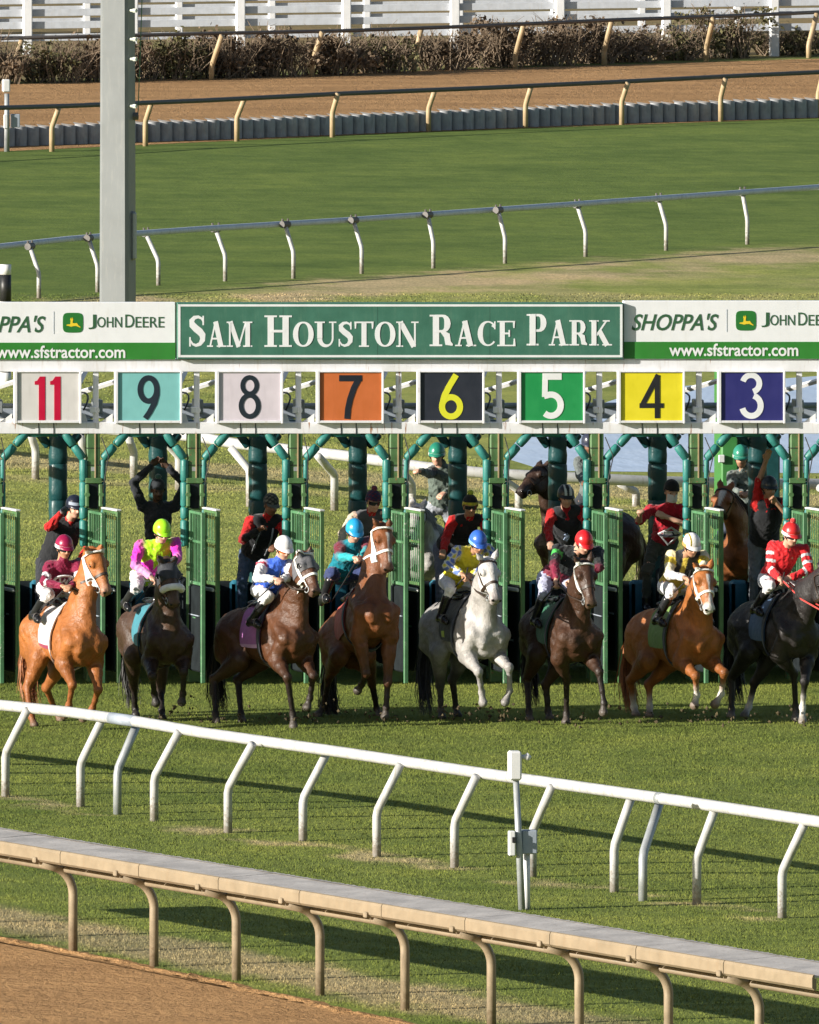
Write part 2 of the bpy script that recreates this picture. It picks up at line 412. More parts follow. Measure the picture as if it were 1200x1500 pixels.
# crumbled lip of soil along the near track's edge
def lip():
    mb = MB(); P = []
    for i in range(len(e)-1):
        for k in range(50): P.append(e[i]+(e[i+1]-e[i])*k/50)
    P = A(P); t = nrm(P[-1]-P[0]); n = A([-t[1], t[0], 0]); n = n if n[1] > 0 else -n
    rows = []
    w = 0.
    for i, p in enumerate(P):
        w = .85*w+random.gauss(0, .02); h = .022+random.gauss(0, .007)
        rows.append([p+n*(w-.10)+A([0, 0, .002]), p+n*(w-.03)+A([0, 0, h*.6]), p+n*w+A([0, 0, h]), p+n*(w+.05)+A([0, 0, h*.7]), p+n*(w+.16)+A([0, 0, .001])])
    mb.grid(rows); o = mb.build('soil_lip', M['dirt'], smooth=False); o['kind'] = 'structure'
lip()
# far dirt track
f_near = [gp(-1900, 322), gp(-400, 246), gp(0, 222), gp(600, 194), gp(1200, 173), gp(1700, 158), gp(2900, 122)]
f_far = [gp(-1900, 222), gp(-400, 145), gp(0, 124), gp(600, 104), gp(1200, 86), gp(1700, 74), gp(2900, 40)]
sheet('far_dirt_track', f_near+f_far[::-1], M['dirt_far'], .004)
# pond
def water_mat():
    m, nt, b = new_mat('pond_water'); b.inputs['Roughness'].default_value = .3
    b.inputs['IOR'].default_value = 1.33; b.inputs['Specular IOR Level'].default_value = .3
    n = noise(nt, 1.6, 5, world_pos(nt, (.5, .28, 1)), .6); bump(nt, b, n, .5, .12)
    nt.links.new(mix(nt, n, (.42, .54, .76), (.60, .69, .86)), b.inputs['Base Color']); return m
pond = [gp(742, 672), gp(755, 648), gp(800, 622), gp(850, 602), gp(905, 584), gp(1000, 566), gp(1100, 558), gp(1200, 551), gp(1500, 540), gp(1700, 690), gp(1300, 694), gp(1000, 692), gp(800, 690)]
sheet('pond', pond, water_mat(), .004)

# ------------------------------------------------------------------ rails
def rail_thing(name, label, cat, base_px, top_px, rail_px, r_rail, r_post, mat_rail, mat_post, clamp=None, h=1.0, bend=.5, group=None, odd=(), odd_mat=None, rail_drop=0.):
    """posts rise from ground points; the rail runs through the (px, py) rail points at the depth of the posts' heads"""
    B = [gp(*p) for p in base_px]
    root = empty(name, B[len(B)//2], label, cat, group)
    tops = []
    for b, t in zip(B, top_px):
        # depth such that the head stands h above the ground
        d = FPX*(HC-h)/(t[1]-YH); tp = at(t[0], t[1], d-DIST)
        # keep the head near its own foot
        if abs(tp[1]-b[1]) > .8: tp = at(t[0], t[1], b[1]+.15*np.sign(tp[1]-b[1]))
        tops.append(tp)
    NX = 4; pre = [(B[0]+(B[0]-B[1])*k, tops[0]+(tops[0]-tops[1])*k) for k in range(NX, 0, -1)]; post_ = [(B[-1]+(B[-1]-B[-2])*k, tops[-1]+(tops[-1]-tops[-2])*k) for k in range(1, NX+1)]
    n_in = len(B); t0_, t1_ = tops[0], tops[-1]; odd = tuple(i+NX for i in odd); B = [p[0] for p in pre]+B+[p[0] for p in post_]; tops = [p[1] for p in pre]+tops+[p[1] for p in post_]
    for i, (b, t) in enumerate(zip(B, tops)):
        k = b+(A([b[0], b[1], t[2]])-b)*bend; mid = b*.02+k*.98
        pts = [b-A([0, 0, .05]), b+(k-b)*.9, k+(t-k)*.06, k+(t-k)*.5, t]
        m = odd_mat if (i in odd and odd_mat) else mat_post
        o = MB().tube(pts, r_post, 10).build('post', m, root, True)
        if clamp:
            ax = nrm(tops[min(i+1, len(tops)-1)]-tops[max(i-1, 0)])
            c = t+A([0, 0, r_rail*.3])
            mb = MB().tube([c-ax*.085, c+ax*.085], r_rail*1.18, 10)
            for s_ in (-1, 1): mb.tube([c+ax*.07*s_+A([0, 0, r_rail*.9]), c+ax*.07*s_+A([0, 0, r_rail*1.9])], .018, 6)
            mb.build('clamp', clamp, o)
    # rail
    xs = [t[0] for t in top_px]; ys = [p[1] for p in tops[NX:-NX]]
    cf = np.polyfit(xs, ys, 2 if len(xs) > 4 else 1); pts = []
    for (x, y) in rail_px:
        pts.append(at(x, y, float(np.polyval(cf, np.clip(x, min(xs)-250, max(xs)+250)))))
    ext = [pts[0]+(tops[0]-tops[NX])*1.02]+pts+[pts[-1]+(tops[-1]-tops[-1-NX])*1.02]
    rail = MB().tube(ext, r_rail, 14).build('rail', mat_rail, root, True)
    return root, pts, rail
# near white turf rail
nb = [(8, 1167), (118, 1182), (172, 1193), (226, 1203), (334, 1220), (444, 1232), (552, 1255), (666, 1271), (780, 1285), (900, 1307), (942, 1320), (1021, 1325), (1146, 1345), (1268, 1368)]
ntp = [(40, 1040), (150, 1053), (202, 1058), (262, 1072), (370, 1090), (478, 1105), (587, 1120), (698, 1137), (808, 1153), (925, 1168), (968, 1172), (1047, 1187), (1178, 1208), (1300, 1228)]
nr = [(-60, 1028), (0, 1033), (100, 1043), (200, 1057), (300, 1074), (400, 1088), (500, 1102), (600, 1117), (700, 1132), (800, 1146), (900, 1160), (1000, 1174), (1100, 1189), (1200, 1204), (1330, 1224)]
rt, rp, _ = rail_thing('turf_rail', 'white running rail with bent posts curving across the near edge of the turf', 'rail', nb, ntp, nr, .062, .048, M['rail_white'], M['rail_white'], None, 1.02, .48, None, (2, 10), M['grey_metal'])
# joint sleeves of the near rail
for i, x in ((3, 195), (11, 968)):
    k = [j for j in range(len(nr)-1) if nr[j][0] <= x <= nr[j+1][0]][0]; f = (x-nr[k][0])/(nr[k+1][0]-nr[k][0]); c = rp[k]+(rp[k+1]-rp[k])*f; ax = nrm(rp[k+1]-rp[k])
    MB().tube([c-ax*(.5 if x < 500 else .05), c+ax*.05], .0655, 14).build('rail_sleeve', M['grey_blue'] if x < 500 else M['grey_metal'], rt, True)
# rail across the infield (behind)
bb = [(57, 437), (143, 428), (232, 418), (330, 412), (430, 408), (530, 401), (635, 393), (740, 386), (858, 376), (976, 367), (1095, 358), (1212, 350)]
bt = [(44, 362), (130, 350), (214, 343), (316, 336), (418, 330), (518, 324), (627, 316), (730, 309), (846, 301), (965, 292), (1088, 283), (1205, 275)]
br = [(-60, 366), (0, 361), (100, 350), (200, 342), (300, 335), (400, 329), (500, 323), (600, 316), (700, 309), (800, 302), (900, 295), (1000, 288), (1100, 281), (1200, 274), (1300, 267)]
rail_thing('infield_rail', 'thin grey blue rail with white bent posts crossing the green infield above the sign', 'rail', bb, bt, br, .05, .036, M['rail_blue'], M['rail_white'], M['dark_rail'], .82, .5)
# far dirt track rails
fb_ = [(-62, 230), (76, 222), (213, 214), (347, 207), (487, 201), (628, 193), (770, 188), (911, 183), (1056, 178), (1199, 172)]
ft_ = [(-52, 165), (86, 158), (222, 150), (358, 145), (495, 137), (637, 132), (778, 127), (920, 121), (1063, 115), (1206, 108)]
fr_ = [(-80, 160), (100, 155), (300, 147), (500, 137), (700, 129), (900, 120), (1100, 110), (1280, 102)]
rail_thing('track_rail', 'dark rail on tan posts along the near side of the far dirt track', 'rail', fb_, ft_, fr_, .045, .05, M['dark_rail'], M['tan'], None, .98, .55)
gb_ = [(18, 118), (166, 122), (310, 117), (457, 112), (607, 106), (755, 101), (885, 95), (1035, 90), (1185, 85)]
gt_ = [(32, 58), (180, 56), (325, 52), (472, 47), (617, 43), (767, 37), (896, 31), (1045, 27), (1197, 20)]
gr_ = [(-60, 57), (100, 54), (300, 49), (500, 45), (700, 38), (900, 29), (1100, 22), (1280, 14)]
rail_thing('track_rail', 'dark rail on leaning tan posts in front of the brown shrubs', 'rail', gb_, gt_, gr_, .04, .055, M['dark_rail'], M['tan'], None, .92, .3)
# rail behind the gate, seen through the stalls
mb_ = [(52, 702), (124, 712), (196, 700), (262, 718), (366, 742), (490, 748), (604, 748), (760, 752), (932, 742), (1080, 742), (1220, 744)]
mt_ = [(44, 632), (118, 638), (188, 640), (236, 640), (338, 656), (466, 668), (590, 690), (730, 698), (908, 708), (1060, 712), (1200, 714)]
mr_ = [(-60, 612), (60, 622), (150, 628), (290, 640), (345, 650), (500, 667), (620, 684), (720, 694), (950, 705), (1100, 708), (1260, 710)]
rail_thing('inner_rail', 'thick white rail on bent white posts seen through the stalls behind the gate', 'rail', mb_, mt_, mr_, .075, .055, M['rail_white'], M['rail_white'], None, .8, .62)

# near dirt rail with a broad cover board
def cover_rail():
    P0, P1 = gp(107, 1395), gp(720, 1502); n_ = 5
    t = nrm(P1-P0); nn = A([t[1], -t[0], 0]); nn = nn if nn[0] < 0 else -nn       # towards the dirt
    step = np.linalg.norm(P1-P0)/n_
    root = empty('dirt_track_rail', P0, 'tan gooseneck rail under a broad grey topped cover board along the near dirt track', 'rail')
    a, b = P0-t*step*2.6, P0+t*step*9
    ov, w, h = .40, .62, 1.09
    zb = A([0, 0, h])
    # board: grey top sheet, tan front lip, pipe behind
    segs = 12; top = MB(); lipb = MB()
    for i in range(segs):
        s0, s1 = a+(b-a)*i/segs+t*.006, a+(b-a)*(i+1)/segs-t*.006
        dz = random.uniform(-.004, .004)
        f0, f1 = s0+nn*ov+zb, s1+nn*ov+zb; r0, r1 = f0-nn*w+A([0, 0, .035+dz]), f1-nn*w+A([0, 0, .035+dz])
        V = [f0, f1, r1, r0]; V += [v-A([0, 0, .02]) for v in V]
        top.add(V, [(0, 1, 2, 3), (7, 6, 5, 4), (0, 4, 5, 1), (1, 5, 6, 2), (2, 6, 7, 3), (3, 7, 4, 0)])
        # rolled front lip
        pr = [(0, .012), (.018, .006), (.028, -.02), (.028, -.115), (.0, -.14), (-.02, -.13), (-.02, -.03), (0, -.024)]
        V = [q+nn*u+A([0, 0, v]) for q in (f0, f1) for u, v in pr]; m = len(pr)
        lipb.add(V, [tuple(range(m)), tuple(range(2*m-1, m-1, -1))]+[(j, j+m, (j+1) % m+m, (j+1) % m) for j in range(m)])
    top.build('cover_board', M['board_top'], root); lipb.build('front_lip', M['tan_light'], root)
    # ragged back edge flashing
    rg = MB(); N = 420; rows = []
    for i in range(N+1):
        q = a+(b-a)*i/N+nn*(ov-w)+zb+A([0, 0, .035]); j = random.uniform(0, .05)
        rows.append([q+nn*.05+A([0, 0, .004]), q-nn*j+A([0, 0, .004-.01*(i % 2)])])
    rg.grid(rows); rg.build('edge_strip', M['board_top'], root)
    MB().tube([a+nn*(ov-.30)+zb-A([0, 0, .228]), b+nn*(ov-.30)+zb-A([0, 0, .228])], .036, 10).build('lower_pipe', M['tan_light'], root, True)
    for i in range(-2, 9):
        q = P0+t*step*i; pts = [q-A([0, 0, .05]), q+A([0, 0, .6])]
        for k in range(1, 9):
            an = k/8*math.radians(72); R_ = .30
            pts.append(q+A([0, 0, .6+R_*math.sin(an)])+nn*R_*(1-math.cos(an)))
        last = pts[-1]; pts.append(last+(nn*math.sin(math.radians(72))+A([0, 0, math.cos(math.radians(72))]))*.17)
        p_ = MB().tube(pts, .047, 12).build('post', M['tan_dirty'], root, True)
        c = pts[-1]; MB().obox(c+A([0, 0, .03]), nn, t, (0, 0, 1), (.09, .035, .03), .01).build('bracket', M['tan_dirty'], p_)
    return root
M['board_top'] = paint('weathered_board', (.42, .395, .375), .7, .2, (.22, .18, .13), .6, bumpy=.3, nscale=3)
M['tan_light'] = paint('pale_tan_lip', (.245, .19, .122), .65, .12, (.24, .17, .10), .55)
M['tan_dirty'] = paint('dusty_tan_post', (.28, .22, .145), .55, .2, (.14, .10, .06), .6, mud=.5)
cover_rail()

# sensor post by the near rails
def sensor_post(name, label, foot, top, box, arm=True, small=False):
    """foot/top are (px,py); the post is built upright at the foot"""
    F = gp(*foot); s = (F[1]+DIST)/FPX
    root = empty(name, F, label, 'sensor post')
    T = at(top[0], top[1], F[1]); r = .036 if not small else .05
    MB().tube([F-A([0, 0, .05]), F+(T-F)*.5, T], [r*1.05, r, r*.9], 12).build('pole', M['grey_metal'], root, True)
    hw = .066 if not small else .07
    MB().obox(T+A([-.015, 0, .15]), (1, 0, 0), (0, 1, 0), (0, 0, 1), (hw, .08, .155 if not small else .12), .02).build('camera_housing', M['white'], root)
    if arm:
        mb = MB().tube([T+A([.04, 0, .24]), T+A([.10, -.02, .24])], .025, 8).tube([T+A([.10, -.02, .215]), T+A([.115, -.02, .24]), T+A([.14, -.02, .265])], [.034, .038, .03], 10)
        mb.build('lens_arm', M['white'], root, True)
    c = at(box[0], box[1], F[1]-.02)
    MB().obox(c+A([.12, .08, 0]), (1, 0, 0), (0, 1, 0), (0, 0, 1), (.082, .06, .127), .012).build('control_box', M['grey_blue'], root)
    jb = MB().obox(c+A([-.075, 0, -.01]), (1, 0, 0), (0, 1, 0), (0, 0, 1), (.034, .05, .132), .01).build('junction_box', M['white'], root)
    if not small:
        MB().obox(c+A([-.06, -.06, .03]), (1, 0, 0), (0, 1, 0), (0, 0, 1), (.02, .012, .03), .004).build('latch', M['black'], jb)
        q = F+A([.065, .1, 0]); MB().tube([q-A([0, 0, .05]), A([q[0], q[1], c[2]-.12])], .036, 10).build('support_pipe', M['white'], root, True)
    return root
sensor_post('sensor_post', 'grey sensor post with white camera housing and control boxes between the near rails', (765, 1333), (756, 1142), (760, 1234))
sensor_post('sensor_post', 'small pale sensor post beside the far dirt track at left edge', (10, 222), (10, 137), (14, 177), False, True)

# barrier of scalloped grey pads along the far track
def barrier():
    bot = [(-700, 254), (-60, 219), (0, 216), (300, 206), (600, 194), (900, 182), (1200, 173), (1290, 169), (1900, 150)]; pts = [gp(*p)+A([0, .35, 0]) for p in bot]
    # resample
    seg = [np.linalg.norm(pts[i+1]-pts[i]) for i in range(len(pts)-1)]; L = sum(seg); n = int(L/.30)
    def s_at(d):
        for i, l in enumerate(seg):
            if d <= l or i == len(seg)-1: return pts[i]+(pts[i+1]-pts[i])*d/l
            d -= l
    mb = MB(); cap = MB()
    for i in range(n):
        a, b = s_at(L*i/n), s_at(L*(i+1)/n); c = (a+b)/2; t = nrm(b-a); m = A([-t[1], t[0], 0]); h = .37+random.uniform(-.01, .01); w = L/n/2
        R = []
        for k in range(9):
            an = math.pi*k/8; off = -t*math.cos(an)*w*.98-m*math.sin(an)*w*.9
            R.append([c+off+A([0, 0, 0]), c+off+A([0, 0, h*.5]), c+off*.98+A([0, 0, h*.94]), c+off*.9+A([0, 0, h])])
        mb.grid(R)
        cap.add([c-t*w*.9+A([0, 0, h]), c-m*w*.8+A([0, 0, h+.004]), c+t*w*.9+A([0, 0, h]), c+m*.22+A([0, 0, h+.03])], [(0, 1, 2, 3)])
    root = empty('padded_barrier', c*0+pts[2], 'low barrier of scalloped grey pads along the far dirt track', 'barrier')
    mb.build('pads', paint('grey_vinyl', (.30, .31, .325), .55, .2, (.05, .05, .05), .4), root, True)
    cap.build('sand_caps', paint('sandy_top', (.50, .46, .40), .8, .15), root)
barrier()

# white fences far behind
def fence(label, posts, boards, Y, pw, ph, rise=.24):
    dp = posts[2]-posts[1]; posts = [posts[0]-dp*k for k in range(5, 0, -1)]+posts+[posts[-1]+dp*k for k in range(1, 6)]; x0, x1 = posts[0]-20, posts[-1]+20
    def zr(x): return rise*(x-0)/1200
    root = empty('white_fence', A([at(600, 40, Y)[0], Y, 0]), label, 'fence')
    for x in posts:
        p = at(x, 40, Y); w = pw/2
        MB().box(p[0]-w, p[0]+w, p[1]-.11, p[1]+.06, -.25, ph+zr(x), .02).build('post', M['white_far'], root)
    a, b = at(x0, 40, Y), at(x1, 40, Y); dz = zr(x1)-zr(x0); t = nrm(A([b[0]-a[0], 0, dz])); up = A([-t[2], 0, t[0]])
    for z0, z1 in boards:
        c = A([(a[0]+b[0])/2, Y+.01, (z0+z1)/2+(zr(x0)+zr(x1))/2])
        MB().obox(c, t, (0, 1, 0), up, (np.linalg.norm(b-a)/2, .02, (z1-z0)/2), .005).build('board', M['white_shaded'], root)
    return root
M['white_shaded'] = paint('shaded_white_paint', (.50, .53, .58), .5, .1, (.40, .38, .34), .4)  # fence white turned greyer and bluer, the boards' shading put into the colour
M['white_far'] = paint('white_fence_paint', (.74, .75, .77), .5, .05, (.55, .52, .48), .3)
def zof(y, Y): return HC-(y-YH)*(Y+DIST)/FPX
fence('near white board fence behind the shrubs with thick square posts', [-118, 40, 195, 352, 507, 666, 820, 976, 1134, 1290], [(.30, .45), (.56, .71), (.82, .97), (1.08, 1.23), (1.34, 1.5)], 179, .19, 1.55)
fence('second white board fence standing just beyond the first one', [-10, 127, 262, 398, 537, 673, 812, 940, 1080, 1215], [(.19, .33), (.45, .59), (.71, .85), (.97, 1.11)], 190, .15, 1.25)

def zof(y, Y): return HC-(y-YH)*(Y+DIST)/FPX
# light mast
def mast():
    F = gp(172.5, 519); root = empty('light_mast', F, 'tall tapered grey light mast rising behind the sign, cut off by the top edge', 'light mast')
    H = 22.; V = []; n = 8; th = math.radians(-25)
    for z, q in ((-.1, .238), (8, .217), (H, .18)):
        ch = q*.80
        for u, v in ((-q, -ch), (-ch, -q), (ch, -q), (q, -ch), (q, ch), (ch, q), (-ch, q), (-q, ch)):
            V.append(F+A([u*math.cos(th)-v*math.sin(th), u*math.sin(th)+v*math.cos(th), z]))
    Fc = [(i*n+k, i*n+(k+1) % n, (i+1)*n+(k+1) % n, (i+1)*n+k) for i in range(2) for k in range(n)]+[tuple(16+k for k in range(8))]
    MB().add(V, Fc).build('shaft', M['mast'], root)
    for py in (15, 57, 86, 155):
        q = at(187, py, F[1]-.2); MB().tube([q, q+A([.10, -.09, 0])], .022, 6).tube([q+A([.08, -.075, 0]), q+A([.12, -.11, 0])], .035, 6).build('step_bolt', M['bolt'], root)
    q = at(195, 345, F[1]-.05)
    MB().obox(q, (1, 0, 0), (0, 1, 0), (0, 0, 1), (.045, .11, .38), .03).build('hatch', M['grey_metal'], root)
    q = at(193, 170, F[1]); MB().tube([q, q+A([.1, 0, .0])], .06, 8).build('cable_port', M['dark_rail'], root)
    MB().tube([at(210, -60, F[1]+.1), at(206, 60, F[1]+.1), at(202, 170, F[1]+.05)], .008, 5).build('cable', M['green_light'], root)
M['mast'] = paint('mast_paint', (.18, .193, .20), .5, .06, (.30, .30, .28), .35, nscale=2)
M['bolt'] = paint('pale_bolt', (.55, .58, .5), .5, .1)
mast()
# furlong marker post
def marker():
    Y = 62.; F = at(8, 600, Y); F = A([F[0], Y, 0]); root = empty('marker_pole', F, 'black and white banded marker pole behind the sign at left edge', 'marker')
    for i, (a, b) in enumerate(((614, 545), (545, 500), (500, 441), (441, 402), (402, 387))):
        m = M['white'] if i in (0, 2, 4) else M['black']; z0, z1 = zof(a, Y), zof(b, Y)
        MB().tube([A([F[0], Y, max(z0, -.02)]), A([F[0], Y, z1-.004])], .088, 14).build('band', m, root, True)
marker()

# shrubs of the brown hedge
def leaf_mat(name, c0, c1):
    m, nt, b = new_mat(name); n = noise(nt, 3., 3, coords(nt, 'Object')); oi = nd(nt, 'ShaderNodeNewGeometry')
    col = mix(nt, n, c0, c1); col = mix(nt, .5, col, ramp(nt, oi.outputs['Random Per Island'], [(0., (.4, .4, .4)), (1., (1.6, 1.55, 1.5))]), 'MULTIPLY')
    nt.links.new(col, b.inputs['Base Color']); b.inputs['Roughness'].default_value = .8; return m
M['leaf_brown'] = leaf_mat('brown_leaves', (.075, .052, .033), (.19, .135, .085))
M['leaf_olive'] = leaf_mat('olive_leaves', (.055, .055, .02), (.14, .125, .05))
M['twig'] = paint('twig_bark', (.21, .155, .105), .9, .25)
def shrub(px, py, wpx, hpx, mat, label, group, dens=1.):
    F = gp(px, py); s = (F[1]+DIST)/FPX; py -= 5.5; F = gp(px, py); hpx *= random.uniform(.92, 1.16); W, Hh = wpx*s*1.1, hpx*s
    root = empty('shrub', F, label, 'shrub', group)
    tw = MB()
    for i in range(int(75*dens)):
        a = random.uniform(-1, 1)*W*.45; d0 = F+A([a*.7, random.uniform(-.4, .4), -.02]); l = Hh*random.uniform(.6, 1.12)*(1-.35*(abs(a)/(W*.5))**2)
        d1 = d0+A([a*.12+random.gauss(0, .16), random.gauss(0, .1), l*.55]); d2 = d1+A([random.gauss(0, .16), random.gauss(0, .15), l*.45])
        tw.tube([d0, d1, d2], [.017, .012, .005], 4, False)
        for k in range(3):
            q = d0+(d2-d0)*random.uniform(.3, .9); tw.tube([q, q+A([random.gauss(0, .2), random.gauss(0, .15), random.uniform(.05, .3)])], [.007, .003], 4, False)
    tw.build('stems', M['twig'], root)
    N = int(random.choice((900, 1500, 2100))*dens*W*Hh/1.2); C = RNG.normal(size=(26, 3))*RNG.uniform(.7, 1.2, (26, 1))*A([W*.27, .28, Hh*.23])+A([0, 0, Hh*.48]); C[:, 0] = np.clip(C[:, 0], -W*.5, W*.5); C[:, 2] = np.clip(C[:, 2], .05, Hh*.9)
    idx = RNG.integers(0, 26, N); P = C[idx]+RNG.normal(size=(N, 3))*A([.10, .10, .085]); P[:, 2] = np.abs(P[:, 2]); P += F
    u = RNG.normal(size=(N, 3)); u /= np.linalg.norm(u, axis=1)[:, None]; v = np.cross(u, RNG.normal(size=(N, 3))); v /= np.linalg.norm(v, axis=1)[:, None]
    sz = RNG.uniform(.014, .070, N)[:, None]
    V = np.stack([P-u*sz, P-v*sz*.6, P+u*sz, P+v*sz*.6], 1).reshape(-1, 3)
    link_mesh('foliage', V, np.arange(N*4).reshape(-1, 4), mat, root)
sx = [(-20, 128, 130, 70, 0), (75, 126, 110, 62, 1), (150, 124, 110, 66, 0), (240, 121, 120, 66, 1), (325, 119, 110, 62, 0), (400, 117, 110, 66, 0), (480, 115, 110, 66, 0), (560, 112, 110, 60, 1), (640, 108, 110, 62, 0), (720, 104, 110, 64, 0), (800, 101, 110, 62, 0), (862, 98, 90, 64, 0), (925, 96, 90, 54, 0), (985, 93, 80, 50, 1), (1052, 90, 130, 68, 1), (1150, 86, 110, 40, 1), (1240, 82, 110, 46, 1)]
for i, (x, y, w, h, k) in enumerate(sx):
    ORD = ['outermost', 'second', 'third', 'fourth', 'fifth', 'sixth', 'seventh', 'eighth', 'ninth']
    col_ = 'olive' if k else 'brown'
    lab = ('%s %s shrub from the left edge in the hedge behind the far rail' % (ORD[i], col_)) if i < 9 else ('%s %s shrub from the right edge in the hedge behind the far rail' % (ORD[16-i], col_))
    shrub(x, y, w, h, M['leaf_olive'] if k else M['leaf_brown'], lab, 'shrubs of the hedge by the far rail', .9 if w < 100 else 1.)

# ------------------------------------------------------------------ grass blades (nobody could count them)
def blades():
    def inpoly_track(P):   # keep off the near dirt track: left of its edge line
        a, b = gp(0, 1377), gp(580, 1499); t = (b-a)[:2]; return (P[:, 0]-a[0])*t[1]-(P[:, 1]-a[1])*t[0]
    Vs, ls = [], []
    for (y0, y1, dens, h, w) in ((1500, 1150, 800, .021, .0042), (1150, 960, 800, .022, .0042), (960, 640, 420, .022, .006), (640, 430, 160, .016, .010)):
        Ya, Yb = gp(0, y0)[1], gp(0, y1)[1]
        x0, x1 = gp(-30, y0)[0], gp(1230, y0)[0]; X0, X1 = gp(-30, y1)[0], gp(1230, y1)[0]
        n = int(dens*abs(Yb-Ya)*((x1-x0)+(X1-X0))/2)
        f = RNG.random(n); Y = Ya+(Yb-Ya)*f; l = x0+(X0-x0)*f; r = x1+(X1-x1)*f; X = l+(r-l)*RNG.random(n)
        P = np.stack([X, Y], 1)
        cl = np.sin(X*5.1+np.sin(Y*1.7)*2)*np.sin(Y*2.3+X*1.3)+.6*np.sin(X*13+Y*3.1)*np.sin(Y*5.3-X*7)
        keep = (RNG.random(n) < .8+.2*cl)
        if y0 > 1300: keep &= inpoly_track(P) < -.25*np.linalg.norm((gp(580, 1499)-gp(0, 1377))[:2])
        if y0 < 600:
            a, b = gp(0, 226), gp(1200, 177); keep &= (Y < a[1]+(b[1]-a[1])*(X-a[0])/(b[0]-a[0]))
        if y1 == 430: keep &= ~((Y > gp(0, 700)[1]) & (X > gp(740, 660)[0]) & (Y < gp(0, 545)[1]))
        if y0 == 960: keep &= ~((Y > gp(0, 695)[1]-.5) & (X > gp(742, 690)[0]))
        X, Y, c = X[keep], Y[keep], cl[keep]; n = len(X)
        a = RNG.random(n)*2*math.pi; hh = h*RNG.uniform(.55, 1.35, n)*(1+.12*c); ww = w*RNG.uniform(.6, 1.3, n)
        dx, dy = np.cos(a)*ww, np.sin(a)*ww; lx, ly = RNG.normal(size=n)*h*.45, RNG.normal(size=n)*h*.45
        Z = np.zeros(n)
        V = np.stack([np.stack([X-dx, Y-dy, Z], 1), np.stack([X+dx, Y+dy, Z], 1), np.stack([X+lx, Y+ly, hh], 1)], 1)
        Vs.append(V.reshape(-1, 3))
    V = np.concatenate(Vs); o = link_mesh('grass', V, np.arange(len(V)).reshape(-1, 3), M['blades']); tag(o, 'short green turf grass covering the course and infield', 'grass', None, 'stuff')
blades()
# ------------------------------------------------------------------ starting gate
def arc(cx, cy, rx, ry, a0, a1, n=14):
    return [(cx+rx*math.cos(math.radians(a0+(a1-a0)*i/n)), cy-ry*math.sin(math.radians(a0+(a1-a0)*i/n))) for i in range(n+1)]
def onface(u, v, d): return A([GX(u), d, GZ(v)])
def text_mesh(s, x0, x1, y0, y1, d, name, mat, parent, shear=0., off=0., depth=.004):
    """built-in font, fitted to a pixel box on the sign's face"""
    c = bpy.data.curves.new(name, 'FONT'); c.body = s; c.size = 1; c.shear = shear; c.offset = off; c.extrude = .02; c.resolution_u = 4
    o = bpy.data.objects.new('tmp', c); S.collection.objects.link(o); dg = bpy.context.evaluated_depsgraph_get(); me = bpy.data.meshes.new_from_object(o.evaluated_get(dg))
    bpy.data.objects.remove(o); bpy.data.curves.remove(c)
    V = np.zeros(len(me.vertices)*3); me.vertices.foreach_get('co', V); V = V.reshape(-1, 3)
    lo, hi = V.min(0), V.max(0); U = (V-lo)/(hi-lo+1e-9)
    W = np.stack([GX(x0+(x1-x0)*U[:, 0]), d-depth*U[:, 2]*1.0, GZ(y1+(y0-y1)*U[:, 1])], 1)
    F = [tuple(p.vertices) for p in me.polygons]; bpy.data.meshes.remove(me)
    return link_mesh(name, W, F, mat, parent)
